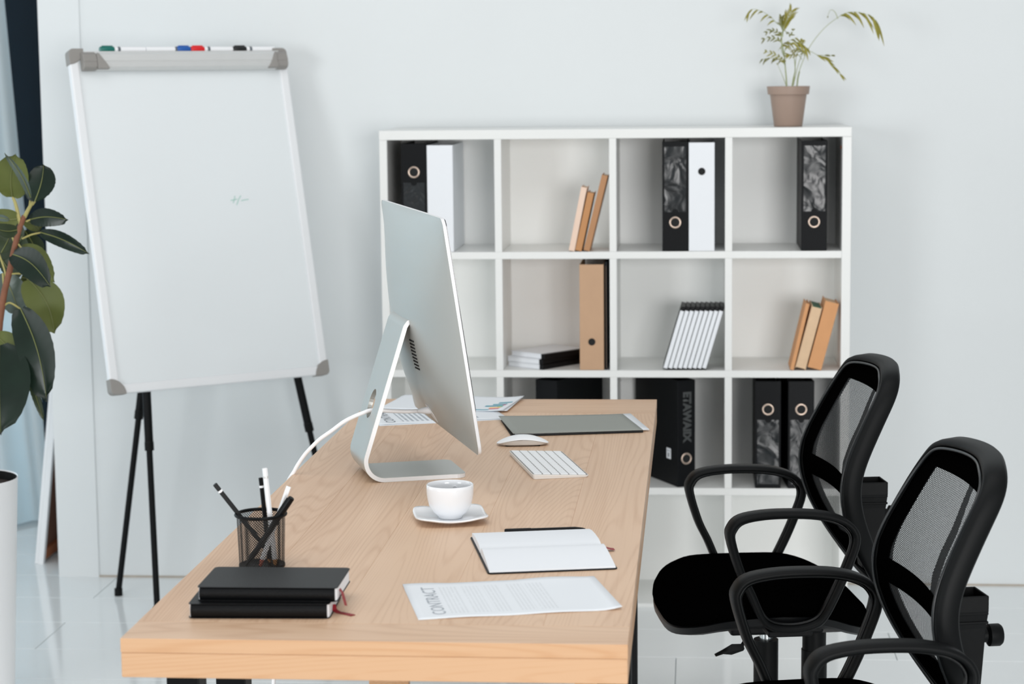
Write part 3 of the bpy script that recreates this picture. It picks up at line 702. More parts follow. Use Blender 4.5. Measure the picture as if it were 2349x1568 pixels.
    pr = [lf(u/12, .5)+nm*.0012 for u in range(0, 13)]
    MB().tube(pr, [.0017-.0012*i/12 for i in range(13)], 5).build('midrib', 'rib', lo, smooth=True)
# ================================================================ desk
DT = .78
dk = thing('desk', 'long wooden desk of oiled planks on black steel legs', 'desk', (0, 0, 0))
def plank(x0, x1, y0, y1, z0, z1, along='Y', name='plank', m='wood', bev=.0012):
    w_, l_ = (x1-x0, y1-y0) if along == 'Y' else (y1-y0, x1-x0)
    o = MB().box(-w_/2, w_/2, -l_/2, l_/2, z0, z1).build(name, m, dk, bevel=bev)
    o.location = ((x0+x1)/2, (y0+y1)/2, 0)
    if along == 'X': o.rotation_euler = (0, 0, radians(90))
    for v in o.data.vertices:      # the left edge of the slab runs slightly out of square
        lx, ly = (v.co.x, v.co.y) if along == 'Y' else (-v.co.y, v.co.x)
        if (x0+x1)/2+lx < DX0+.003:
            sh = ((y0+y1)/2+ly+3.557)*.0099
            if along == 'Y': v.co.x += sh
            else: v.co.y -= sh
    return o
DX0, DX1, DY0, DY1 = .0885, .7930, -3.5570, -1.3765
ZS = DT-.0205
plank(DX0, DX1, -1.585, DY1, ZS, DT, 'X')
ep = plank(DX0, DX1, DY0, -3.462, ZS, DT, 'X')
ep.data.materials.append(M['wood_edge'])
for p_ in ep.data.polygons:
    if abs(p_.normal.z) < .5: p_.material_index = 1
xsp = [DX0, .222, .372, .523, .671, DX1]
for a, b in zip(xsp, xsp[1:]): plank(a, b, -3.462, -1.585, ZS, DT, 'Y', bev=.0006)
plank(DX0+.0004, DX1-.0004, DY0+.0004, DY1-.0004, DT-.056, ZS-.0001, 'X', 'lower_layer', 'wood_edge', .0016)
for ya in (-3.325, -3.005):
    for xa in (.0915, .7395):
        MB().box(xa, xa+.05, ya, ya+.05, 0, DT-.0565).build('leg', 'black_metal', dk, bevel=.002)
    MB().box(.1415, .7395, ya, ya+.05, DT-.105, DT-.0565).build('crossbar', 'black_metal', dk, bevel=.002)
for xa in (.110, .600):
    o = MB().box(-.0475, .0475, -.015, .015, 0, DT-.0562).build('leg', 'wood_edge', dk, bevel=.002); o.location = (xa+.0475, -1.50, 0); o['label'] = 'flat wooden leg at the far end'
for (ya, yb) in ((-3.275, -3.005),):
    for xa in (.0915, .7395): MB().box(xa, xa+.05, ya, yb, .0, .04).build('foot_bar', 'black_metal', dk, bevel=.002)
# ================================================================ all in one computer
AM = .324
pc = thing('desktop_computer', 'silver all in one computer seen from behind on its bent metal stand', 'computer', (.42, -2.295, DT), AM)
# stand: foot plate, bend, arm with cable hole
SWD = .16; TH = .0085
def arc(cx, cz, r, a0, a1, n): return [(cx+r*cos(radians(a0+(a1-a0)*i/n)), cz+r*sin(radians(a0+(a1-a0)*i/n))) for i in range(n+1)]
adir = Vector((.086, .25)).normalized()
ang_arm = math.degrees(math.atan2(adir.y, adir.x))   # ~71
r_ = .036
cl = [(-.0, TH/2), (-.08, TH/2), (-.160, TH/2)] + arc(-.160, TH/2+r_, r_, -90, -(180-(ang_arm-90)*-1) if 0 else -90-(180-ang_arm), 12)[1:]
A0 = Vector(cl[-1])
def strip(pts, hw, r_end=0.):
    rings = []
    for i, p in enumerate(pts):
        a = Vector(pts[max(0, i-1)]); b = Vector(pts[min(len(pts)-1, i+1)]); t = (b-a).normalized(); n_ = Vector((-t.y, t.x))
        p = Vector(p); h_ = hw
        rings.append([(p.x-n_.x*TH/2, -h_, p.y-n_.y*TH/2), (p.x-n_.x*TH/2, h_, p.y-n_.y*TH/2), (p.x+n_.x*TH/2, h_, p.y+n_.y*TH/2), (p.x+n_.x*TH/2, -h_, p.y+n_.y*TH/2)])
    return rings
# rounded front of the foot
foot = []
rc = .018
for i in range(7):
    a = radians(90*i/6); foot.append((-rc+rc*cos(a)*1.0, SWD/2-rc+rc*sin(a)))
out = [(0-rc+rc*cos(radians(q)), SWD/2-rc+rc*sin(radians(q))) for q in range(0, 91, 15)]
outl = out+[(-.1606, SWD/2), (-.1606, -SWD/2)]+[(x, -y) for x, y in out[::-1]]
MB().prism(outl, 0, TH).build('stand_foot', 'alu_back', pc)
MB().loft(strip(cl[2:]+[tuple(A0+adir*.0008)], SWD/2), caps=(False, False)).build('stand_bend', 'alu_back', pc, smooth=True)
# arm with a round hole
A1 = Vector((-.116, .296)); La = (A1-A0).length; ad = (A1-A0).normalized(); an = Vector((-ad.y, ad.x))
def arm_p(s, v, k): q = A0+ad*s+an*k; return (q.x, v, q.y)
NH = 32; hc = La*.36; hr = .029
hole = [(hc+hr*1.0*cos(2*pi*i/NH), hr*.9*sin(2*pi*i/NH)) for i in range(NH)]
def to_rect(a):
    dx, dy = cos(a), sin(a); best = 9
    for (lo, hi, d) in ((0-hc, La-hc, dx), (-SWD/2, SWD/2, dy)):
        if d > 1e-6: best = min(best, hi/d)
        elif d < -1e-6: best = min(best, lo/d)
    return (hc+dx*best, dy*best)
angs = sorted([2*pi*i/NH for i in range(NH)])
rect = [to_rect(a) for a in angs]
corners = [(0, -SWD/2), (0, SWD/2), (La, SWD/2), (La, -SWD/2)]
for c_ in corners:
    j = min(range(NH), key=lambda i: (rect[i][0]-c_[0])**2+(rect[i][1]-c_[1])**2); rect[j] = c_
am = MB()
vs_ = []
for k in (-TH/2, TH/2): vs_ += [arm_p(s, v, k) for s, v in hole]+[arm_p(s, v, k) for s, v in rect]
fs_ = []
for i in range(NH):
    j = (i+1) % NH
    fs_ += [(i, j, NH+j, NH+i), (2*NH+i, 3*NH+i, 3*NH+j, 2*NH+j), (i, 2*NH+i, 2*NH+j, j), (NH+i, NH+j, 3*NH+j, 3*NH+i)]
am.add(vs_, fs_); am.build('stand_arm', 'alu_back', pc)
top = [tuple(A1-ad*.0012), tuple(A1+ad*.001), (-.110, .305), (-.098, .3105), (-.080, .311), (-.060, .306)]
MB().loft(strip(top, SWD/2)).build('stand_hinge', 'alu_back', pc, smooth=True)
# bright machined edges of the stand
ebar = MB()
for sgn in (-1, 1):
    pts3 = [(x, sgn*(SWD/2+.0003), z) for x, z in ([(-.018, TH/2), (-.16, TH/2)]+cl[3:]+[tuple(A1)]+top[1:-1])]
    h = TH/2-.0006
    rings = []
    for i, p in enumerate(pts3):
        a = Vector(pts3[max(0, i-1)]); b = Vector(pts3[min(len(pts3)-1, i+1)]); t = (b-a).normalized(); n_ = Vector((-t.z, 0, t.x)); p = Vector(p)
        rings.append([p-n_*h+Vector((0, -sgn*.001, 0)), p-n_*h+Vector((0, sgn*.0004, 0)), p+n_*h+Vector((0, sgn*.0004, 0)), p+n_*h+Vector((0, -sgn*.001, 0))])
    ebar.loft(rings)
rings = []
fp = out[::-1]+[(x, -y) for x, y in out]
for i, (x, y) in enumerate([(-.03, SWD/2)]+fp+[(-.03, -SWD/2)]):
    n_ = Vector((0, 1 if y > 0 else -1, 0)) if i in (0, len(fp)+1) else Vector((x+rc, y-(SWD/2-rc)*(1 if y > 0 else -1), 0)).normalized()
    p = Vector((x, y, 0)); rings.append([p+n_*.0004+Vector((0, 0, .0006)), p+n_*.0004+Vector((0, 0, TH-.0006)), p-n_*.001+Vector((0, 0, TH-.0006)), p-n_*.001+Vector((0, 0, .0006))])
ebar.loft(rings)
ebar.build('stand_edge', 'alu_edge', pc)
# display housing
PW, PH, TAU = .62, .438, .145
uphat = Vector((-sin(TAU), 0, cos(TAU))); bkhat = Vector((-cos(TAU), 0, -sin(TAU))); PB = Vector((-.02, 0, .084))
def pp_(s, h, d): return PB+Vector((0, s, 0))+uphat*h+bkhat*d
ol = rrect(PW, PH, .018, 5, 0, PH/2)
def bulge(a, b): return .0045+.051*((1-min(1, abs(a))**2.3)*(1-min(1, abs(b))**2.3))**.85
cen = (0., PH*.46)
ol2 = []
for (xa, ya), (xb, yb) in zip(ol, ol[1:]+ol[:1]):
    m_ = max(1, int(math.hypot(xb-xa, yb-ya)/.03))
    ol2 += [(xa+(xb-xa)*i/m_, ya+(yb-ya)*i/m_) for i in range(m_)]
def back_d(s, h):
    dy = h-cen[1]
    return bulge(s/(PW/2), dy/(PH-cen[1]) if dy > 0 else -dy/cen[1])+.002
rings = []
for k in (1, .985, .96, .92, .86, .78, .68, .56, .42, .28, .14, .03):
    rg = []
    for x, y in ol2:
        X_, Y_ = cen[0]+(x-cen[0])*k, cen[1]+(y-cen[1])*k
        rg.append(pp_(X_, Y_, .006 if k == 1 else back_d(X_, Y_)))
    rings.append(rg)
MB().loft(rings, caps=(False, True)).build('back_shell', 'alu_back', pc, smooth=True, autosmooth=False)
rings = [[pp_(x*kk, PH/2+(y-PH/2)*kk, d) for x, y in ol] for kk, d in ((1., .0065), (1.0, .0012), (.997, .0002), (.99, 0))]
MB().loft(rings, caps=(False, True)).build('edge_rim', 'alu_edge', pc, smooth=True)
MB().loft([[pp_(x, y, d) for x, y in rrect(PW-.006, PH-.080, .012, 4, 0, PH/2+.037)] for d in (.0005, -.0012)]).build('screen_glass', 'glass_black', pc)
vt = MB()
for col in range(3):
    for row in range(9):
        s0 = -.094+col*.0125-.0; h0 = .140+row*.0068
        P_ = [pp_(s, h, back_d(s, h)+.0007) for s, h in ((s0, h0), (s0+.0092, h0), (s0+.0092, h0+.0032), (s0, h0+.0032))]
        vt.add(P_+[p-bkhat*.001 for p in P_], [(0, 1, 2, 3), (0, 4, 5, 1), (1, 5, 6, 2), (2, 6, 7, 3), (3, 7, 4, 0)])
vt.build('vent_slots', 'hole', pc)
# socket plate
sk = [(-.017+.022*cos(2*pi*i/24), .040+.020*sin(2*pi*i/24)) for i in range(24)]
MB().loft([[pp_(s, h, back_d(s, h)+.0008) for s, h in sk], [pp_(s, h, back_d(s, h)-.003) for s, h in sk]]).build('power_socket', 'alu_edge', pc)
# cable
cb_pts = [Vector(p) for p in [(0.37, -2.33, 0.905), (0.33, -2.32, 0.901), (0.299, -2.342, 0.905), (0.26, -2.351, 0.908), (0.243, -2.353, 0.903), (0.225, -2.354, 0.896), (0.204, -2.354, 0.885), (0.181, -2.353, 0.868), (0.157, -2.351, 0.851), (0.14, -2.349, 0.835), (0.126, -2.347, 0.82), (0.111, -2.345, 0.799), (0.103, -2.345, 0.785)]]
cb_pts += [Vector((.0905, -2.346, .764)), Vector((.083, -2.352, .73)), Vector((.078, -2.356, .66)), Vector((.060, -2.37, .40)), Vector((.03, -2.40, .10)), Vector((-.05, -2.3, .0045)), Vector((-.35, -2.1, .0045))]
cb = thing('power_cable', 'white power cable running from the computer over the left desk edge', 'cable', tuple(cb_pts[0]))
MB().tube([p-cb_pts[0] for p in spline(cb_pts, 8)], .0040, 10).build('cord', 'rubber', cb, smooth=True)
d_ = (cb_pts[1]-cb_pts[0]).normalized()
MB().tube([-d_*.008, d_*.004, d_*.014, d_*.024], [.0072, .0072, .0060, .0042], 14).build('plug', 'rubber', cb, smooth=True)
# ================================================================ keyboard
KW, KL = .110, .268
kb = thing('keyboard', 'slim white keyboard lying in front of the computer screen', 'keyboard', (.574, -2.386, DT), radians(14.8))
def ktop(x): return .0100-(.0100-.0042)*x/KW
ol = rrect(KW, KL, .006, 4, KW/2, KL/2)
MB().loft([[(x, y, .0004) for x, y in rrect(KW-.004, KL-.002, .005, 4, KW/2, KL/2)], [(x, y, ktop(x)-.0008) for x, y in ol], [(x, y, ktop(x)) for x, y in rrect(KW-.001, KL-.001, .006, 4, KW/2, KL/2)]]).build('case', 'kb_side', kb, smooth=True)
MB().loft([[(x, y, ktop(x)-.0002) for x, y in rrect(KW-.003, KL-.0045, .005, 4, KW/2, KL/2)], [(x, y, ktop(x)+.00015) for x, y in rrect(KW-.003, KL-.0045, .005, 4, KW/2, KL/2)]]).build('deck', 'deck', kb)
kx0 = .0035; kp = (KW-.0065)/6; ks = kp-.0016
key_me = {}
def key(x, y, lx, ly):
    kk = (round(lx, 4), round(ly, 4))
    if kk in key_me: o = key_me[kk].copy(); COL.objects.link(o); o.parent = kb
    else: o = key_me[kk] = MB().loft([[(a, b, 0) for a, b in rrect(lx, ly, .0015, 1, lx/2, ly/2)], [(a, b, .0012) for a, b in rrect(lx-.0004, ly-.0004, .0015, 1, lx/2, ly/2)]]).build('key', 'key', kb)
    o.location = (x, y, ktop(x)-.0001); o.rotation_euler = (0, math.atan((.0100-.0042)/KW), 0)
for r in range(6):
    x = kx0+r*kp; y = KL-.004; n = 14 if r in (0, 1) else (13 if r < 4 else 12)
    if r == 5: ws = [1.1, 1., 1., 1.25, 5.3, 1.25, 1., 1., 1., 1.]
    elif r == 2: ws = [1.5]+[1]*12+[1.]
    elif r == 3: ws = [1.75]+[1]*11+[1.75]
    elif r == 4: ws = [2.25]+[1]*10+[2.25]
    elif r == 1: ws = [1]*13+[1.5]
    else: ws = [1.]*14
    tot = KL-.008; s_ = tot/sum(ws)
    for w_ in ws:
        key(x, y-w_*s_+.0007, ks, w_*s_-.0014); y -= w_*s_
# ================================================================ mouse
ms = thing('computer_mouse', 'low white computer mouse beside the keyboard', 'mouse', (.5235, -2.004, DT), radians(7))
def mo(u, v, part):
    x = -1+2*u; y = -1+2*v
    hw = .0275*(max(0, 1-abs(x)**3.2))**.42
    ze = .0042+.0105*(1-x*x)
    crown = .0062*(1-abs(x)**2.5)
    if part == 'top': return (x*.0548, y*hw, ze+crown*(1-y*y)+.0002)
    return None
MB().grid(lambda u, v: mo(u, v, 'top'), 30, 14).build('top_shell', 'key', ms, smooth=True, solid=.0008, autosmooth=False)
rings = []
N_ = 48
def ring(sc, zf):
    out = []
    for i in range(N_):
        a = 2*pi*i/N_; x = cos(a); sx = abs(x)**.62*(1 if x >= 0 else -1); y_ = sin(a)
        xx = max(-1, min(1, sx)); hw = .0275*(max(0, 1-abs(xx)**3.2))**.42
        out.append((xx*.0546*sc, (1 if y_ >= 0 else -1)*hw*sc if abs(y_) > 1e-6 else 0, zf(xx)))
    return out
MB().loft([ring(.78, lambda x: .0018), ring(.90, lambda x: .0022+.002*(1-x*x)), ring(.985, lambda x: .0040+.0100*(1-x*x))], caps=(True, True)).build('belly', 'alu', ms, smooth=True)
for s_ in (-1, 1): MB().box(-.036, .036, s_*.015-.003, s_*.015+.003, 0, .0022).build('glide_strip', 'leather', ms, bevel=.0008)
# ================================================================ cup and saucer
sa = thing('saucer', 'rounded square white saucer under the coffee cup', 'saucer', (.4585, -2.762, DT), radians(14))
def saucer(u, v):
    x = (u*2-1); y = (v*2-1)
    # square to rounded square
    e = 5.; m_ = max(abs(x), abs(y)); 
    if m_ > 0:
        L_ = (abs(x)**e+abs(y)**e)**(1/e); k = m_/L_
    else: k = 1
    x *= k*.0625; y *= k*.0625; rr = math.hypot(x, y)
    z = .0035+.0075*(min(1, rr/.072)**3.)+.004*(rr/.08)**4
    return (x, y, z)
MB().grid(saucer, 28, 28).build('dish', 'china', sa, smooth=True, solid=.003, autosmooth=False)
MB().lathe([(.026, 0), (.028, 0), (.030, .003), (.025, .003)], 32).build('foot_ring', 'china', sa, smooth=True)
cp = thing('coffee_cup', 'white porcelain coffee cup standing on a saucer', 'cup', (.4585, -2.762, DT+.0055), 0)
MB().lathe([(.0205, 0), (.0215, .001), (.0215, .003), (.0245, .0055), (.0310, .0120), (.0365, .0215), (.0397, .0330), (.0410, .0440), (.0413, .0520), (.0408, .0582), (.0400, .0590), (.0390, .0582), (.0395, .050), (.0385, .038), (.034, .0215), (.024, .0095), (.0001, .0075)], 56, capt=False).build('bowl', 'china', cp, smooth=True, autosmooth=False)
hp = spline([(0.004, .038, .045), (.004, .052, .046), (.004, .060, .036), (.004, .052, .022), (.004, .036, .016)], 6)
MB().tube(hp, .0032, 10).build('handle', 'china', cp, smooth=True)
MB().lathe([(.0001, .050), (.0388, .050)], 40).build('coffee', mat('coffee', '2A1710', .1), cp).location.z = -.02
# ================================================================ notebooks on the near end
def closed_nb(label, x, y, z, rot, W=.205, D=.128, T_=.0205, ribbon=None):
    t = thing('notebook', label, 'notebook', (x, y, z), rot, 'black notebooks stacked on the near end of the desk')
    ol = rrect(W, D, .008, 4, W/2, D/2)
    MB().prism(ol, 0, .0014).build('cover', 'leather', t, bevel=.0004); MB().prism(ol, T_-.0014, T_).build('cover', 'leather', t, bevel=.0007)
    prof = [(.004, 0), (.0008, .0025), (-.0012, T_*.3), (-.0016, T_*.5), (-.0012, T_*.7), (.0008, T_-.0025), (.004, T_)]
    MB().loft([[(xx, a, b) for a, b in prof] for xx in (0.004, W-.004)]).build('spine', 'leather', t, smooth=True)
    MB().prism(rrect(W-.003, D-.005, .006, 4, W/2, D/2), .0014, T_-.0014).build('page_block', 'page', t)
    return t
n1 = closed_nb('black notebook at the bottom of the stack of two, beside the red ribbon end', .158, -3.447, DT, radians(2.0), T_=.0215)
n2 = closed_nb('black notebook on top of the stack of two, before the pencil cup', .1675, -3.430, DT+.0217, radians(.6), T_=.0205)
MB().sweep([(.2035, .030, .0120), (.2075, .030, .007), (.212, .022, -.004), (.214, .02, -.010)], [(-.0004, -.006), (.0004, -.006), (.0004, .006), (-.0004, .006)], (1, 0, .4)).build('ribbon', 'red', n2)
MB().sweep([(.2035, .044, .010), (.2065, .040, .003), (.2125, .036, .0006), (.232, .022, .0006), (.236, .017, .001)], [(-.0003, -.0045), (.0003, -.0045), (.0003, .0045), (-.0003, .0045)], (0, 0, 1)).build('ribbon', 'red', n1)
# open notebook
on = thing('open_notebook', 'open notebook with blank white pages and a red ribbon', 'notebook', (.563, -3.162, DT), radians(12.0))
ow_, od_ = .205, .266
MB().prism(rrect(ow_, od_, .007, 4, ow_/2, od_/2), .0, .0022).build('cover', 'leather', on, bevel=.0007)
prof = [(.003, .0024), (.0035, .0048), (.030, .0085), (.065, .0125), (.100, .0158), (.115, .0160), (.124, .0130), (.1295, .0075), (.131, .0030)]
def pages(prof, mirror, name):
    pr = [(od_-a if mirror else a, b) for a, b in prof]
    rings = []
    for i in range(13):
        x = .003+(ow_-.006)*i/12; rings.append([(x, a, b) for a, b in pr])
    return MB().loft(rings).build(name, 'page', on, smooth=True)
pages(prof, False, 'page_block')
pages([(.003, .0024), (.0035, .0090), (.030, .0125), (.065, .0140), (.100, .0135), (.115, .0120), (.124, .0095), (.1305, .0065), (.132, .0030)], True, 'page_block')
MB().sweep([(.198, .133, .0085), (.206, .1325, .006), (.2155, .132, .0035), (.222, .132, .0025)], [(-.0003, -.0065), (.0003, -.0065), (.0003, .0065), (-.0003, .0065)], (0, 0, 1)).build('ribbon', 'red', on)
MB().tube([(.002, .133, .0022), (ow_-.002, .133, .0022)], .0020, 8).build('spine_crease', 'leather', on)
pn = thing('pen', 'slim black pen lying behind the open notebook', 'pen', (.563, -2.8700, DT+.0047), math.atan2(.0245, .124))
MB().tube([(0, 0, 0), (.002, 0, 0), (.045, 0, 0)], [.0035, .0046, .0046], 14).build('cap', 'leather', pn, smooth=True)
MB().tube([(.045, 0, 0), (.120, 0, 0), (.133, 0, 0), (.138, 0, 0)], [.0040, .0040, .0022, .0006], 14).build('barrel', 'leather', pn, smooth=True)
# ================================================================ papers
def sheet(name, label, x, y, rot, m, wave, W=.297, D=.21, z=.0006, group=None):
    t = thing(name, label, 'paper', (x, y, DT), rot, group)
    mb = MB().grid(lambda u, v: (u*W, v*D, z+wave(u, v)), 24, 16)
    mb.build('page', m, t, smooth=True, uvfn=lambda co: (co.x/W, co.y/D), solid=.0003, autosmooth=False)
    return t
wv1 = lambda u, v: .0016*(1-math.exp(-((u-.02)/.1)**2))*0+.0022*max(0, (v-.85)/.15)*max(0, sin(u*9+1))*1. + .004*max(0, (u-.88)/.12)**2*(1-v) + .0012*sin(u*7)**2*max(0, 1-v*5)
s1_ = sheet('contract_page', 'printed contract page on the near right end of the desk', *((0.491, -3.442, 0.245)), 'printed_near', wv1)
hf = lambda W, D, z, wave: (lambda x, y: z+wave(min(1, max(0, x/W)), min(1, max(0, y/D)))+.0004)
text_mesh('title_print', 'CONTRACT', .030, 'print_', s1_, Matrix.Translation((.0355, .105, .002)) @ Matrix.Rotation(radians(90), 4, 'Z') @ Matrix.Diagonal((1.0, .95, 1, 1)), hf(.297, .21, .0006, wv1))
wv2 = lambda u, v: .0008*sin(u*5+1)**2
s2_ = sheet('contract_page', 'printed contract page on the far end of the desk, behind the computer stand', .184, -1.768, math.atan2(.096, .281), 'printed_far', wv2, z=.0016)
text_mesh('title_print', 'CONTRACT', .032, 'print_dark', s2_, Matrix.Translation((.034, .105, .002)) @ Matrix.Rotation(radians(90), 4, 'Z'), hf(.297, .21, .0016, wv2))
s4_ = sheet('blank_page', 'blank page lying under the far contract page', .187, -1.776, math.atan2(.098, .281), 'paper', lambda u, v: 0., z=.0005)
wv3 = lambda u, v: .0040+.004*max(0, (u-.8)/.2)**1.5+.002*sin(u*4)**2*v
s3_ = sheet('chart_page', 'page with coloured bar charts at the far edge of the desk', .152, -1.548, radians(-8.8), 'paper', wv3, z=.0004)
for nm, x0, x1, yc, hw, m_ in [('b', 0.2585, 0.2909, 0.1157, 0.0071, 'teal'), ('b', 0.2501, 0.2843, 0.0909, 0.007, 'teal'), ('b', 0.2372, 0.2813, 0.0683, 0.0082, 'teal'), ('b', 0.2772, 0.2842, 0.0767, 0.0057, 'pink'), ('b', 0.2699, 0.2819, 0.0561, 0.0076, 'lime'), ('b', 0.2531, 0.28, 0.0414, 0.01, 'peach'), ('b', 0.2573, 0.2801, 0.0248, 0.0062, 'pink'), ('b', 0.1774, 0.2589, 0.0134, 0.0056, 'teal')]:
    MB().grid(lambda u, v: (x0+(x1-x0)*u, yc-hw+2*hw*v, .0004+wv3((x0+(x1-x0)*u)/.297, yc/.21)+.0006), 6, 1).build('chart_bar', m_, s3_)
s5_ = sheet('blank_page', 'blank page lying slightly askew under the chart page', .158, -1.556, radians(-5.5), 'paper', lambda u, v: .0028+.002*max(0, (u-.8)/.2), z=.0002)
# folder
fo = thing('document_folder', 'grey folder with a black lining and white sheets near the far right corner', 'folder', (.495, -1.905, DT), radians(12.4))
fw, fd = .283, .222
MB().grid(lambda u, v: (u*fw-.004*(1-v), v*fd*.96, .0012), 2, 2).build('lower_cover', 'leather', fo, solid=.0014)
MB().grid(lambda u, v: (.006+u*(fw+.010), .008+v*fd*1.0, .0032+.001*u), 10, 6).build('sheets', 'paper', fo, solid=.0012, smooth=True)
MB().grid(lambda u, v: (u*fw+.000-.004*v, -.002+v*fd, .0058+.0042*(1-u)**2*(.3+.7*v)), 16, 10).build('upper_cover', 'grey_card', fo, solid=.0008, smooth=True)
MB().box(0, fw, -.0035, -.0015, .0006, .0050).build('spine', 'leather', fo, bevel=.0006)
# ================================================================ pencil cup
pcup = thing('pencil_cup', 'round black wire mesh pencil cup behind the stacked notebooks', 'pencil cup', (.1985, -3.118, DT))
CR, CH = .0385, .084
mb = MB(); N_ = 48
mb.loft([[(CR*k_*cos(2*pi*i/N_), CR*k_*sin(2*pi*i/N_), z) for i in range(N_)] for k_, z in ((.93, .002), (.945, .02), (.965, .045), (.985, .065), (1., CH))], caps=(False, False))
o = mb.build('mesh_wall', 'wire_mesh', pcup, smooth=True, autosmooth=False)
ul = o.data.uv_layers.new(name='UVMap')
for p_ in o.data.polygons:
    an_ = []
    for li in p_.loop_indices:
        co = o.data.vertices[o.data.loops[li].vertex_index].co; an_.append(math.atan2(co.y, co.x))
    if max(an_)-min(an_) > pi: an_ = [a+2*pi if a < 0 else a for a in an_]
    for li, a in zip(p_.loop_indices, an_):
        ul.data[li].uv = (a*CR, o.data.vertices[o.data.loops[li].vertex_index].co.z)
MB().lathe([(.0001, 0), (CR*.95, 0), (CR*.95, .004), (CR*.9, .0025), (.0001, .002)], 40).build('base', 'black_metal', pcup, smooth=True)
rp_ = [(CR*1.02*cos(2*pi*i/40), CR*1.02*sin(2*pi*i/40), CH) for i in range(40)]
MB().sweep(rp_, [(.0028*cos(q), .0028*sin(q)) for q in [2*pi*k/8 for k in range(8)]], (0, 0, 1), closed=True).build('rim', 'black_metal', pcup, smooth=True, autosmooth=False)
PEN = {'p1': ((0.131, -3.14, 0.916), (0.231, -3.1, 0.766)), 'p2': ((0.251, -3.13, 0.893), (0.172, -3.12, 0.779)), 'p3': ((0.196, -3.1, 0.919), (0.208, -3.1, 0.77)), 'p4': ((0.207, -3.12, 0.938), (0.221, -3.12, 0.774)), 'p5': ((0.242, -3.105, 0.906), (0.195, -3.13, 0.776))}
gp = 'pencils and pens standing in the mesh cup'
def pencil(key, name, label, kind, body, tip=None, ring=True, r=.0036, cat='pencil', L=None):
    a, b = [Vector(q) for q in PEN[key]]   # top, bottom
    ax = (b-a).normalized()
    q = ax.to_track_quat('-Z', 'Y')
    t = thing(name, label, cat, tuple(b), 0, gp); t.rotation_mode = 'QUATERNION'; t.rotation_quaternion = q
    L = (a-b).length
    MB().tube([(0, 0, .018), (0, 0, L)], r, 6 if cat == 'pencil' else 14).build('barrel', body, t, smooth=(cat != 'pencil'))
    MB().tube([(0, 0, 0), (0, 0, .018)], [.0006, r*.97], 10).build('point', tip or body, t, smooth=True)
    if ring: MB().tube([(0, 0, L-.016), (0, 0, L-.0125)], r*1.06, 14).build('ferrule', 'pen_white' if body != 'pen_white' else 'alu', t)
    return t, L
pencil('p1', 'pencil', 'black pencil with a white ring leaning far out of the cup to the left', 0, 'pen_black')
t_, L_ = pencil('p2', 'pen', 'black pen leaning out of the cup to the right', 0, 'pen_black', ring=False, r=.0046, cat='pen')
MB().box(-.0016, .0016, .0045, .0066, L_-.045, L_-.004).build('clip', 'pen_black', t_, bevel=.0005)
MB().tube([(0, 0, L_-.05), (0, 0, L_-.001)], .0052, 14).build('cap', 'pen_black', t_, smooth=True)
pencil('p3', 'pencil', 'upright black pencil with a white ring', 0, 'pen_black', 'orange_tip')
t_, L_ = pencil('p4', 'pencil', 'upright white pencil, the tallest in the cup', 0, 'pen_white', 'orange_tip', r=.0042)
pencil('p5', 'pencil', 'white pencil with a red point leaning to the right', 0, 'pen_white', 'red_tip', ring=False, r=.0042)
# ================================================================ office chairs
zs_ = [.47, .50, .54, .58, .62, .66, .70, .74, .78, .82, .86, .89, .915, .932]
us_ = [.215, .200, .172, .150, .132, .120, .115, .120, .135, .155, .175, .192, .206, .214]
vs2 = [.050, .110, .150, .178, .193, .200, .203, .200, .195, .188, .181, .173, .157, .118]
def interp(x, xs, ys):
    if x <= xs[0]: return ys[0]
    for i in range(len(xs)-1):
        if x <= xs[i+1]: f = (x-xs[i])/(xs[i+1]-xs[i]); return ys[i]+(ys[i+1]-ys[i])*f
    return ys[-1]
def uz(z): return interp(z, zs_, us_)
def vz(z): return interp(z, zs_, vs2)
BZ = [0., 0., 0.]
def surf(v, z, off=0.): 
    e = max(.08, vz(z)); return Vector((uz(z)+.022*(1-min(1, (v/e)**2))+off+BZ[1]+BZ[2]*v, v, z+BZ[0]*max(0, (z-.6)/.33)))
ARM = [(-.126, .622), (-.123, .645), (-.104, .662), (-.058, .670), (.0, .671), (.055, .667), (.098, .656), (.124, .637), (.131, .609), (.113, .556), (.090, .503), (.066, .458), (.044, .441), (.005, .4335), (-.037, .4385), (-.061, .458), (-.084, .509), (-.106, .555)]
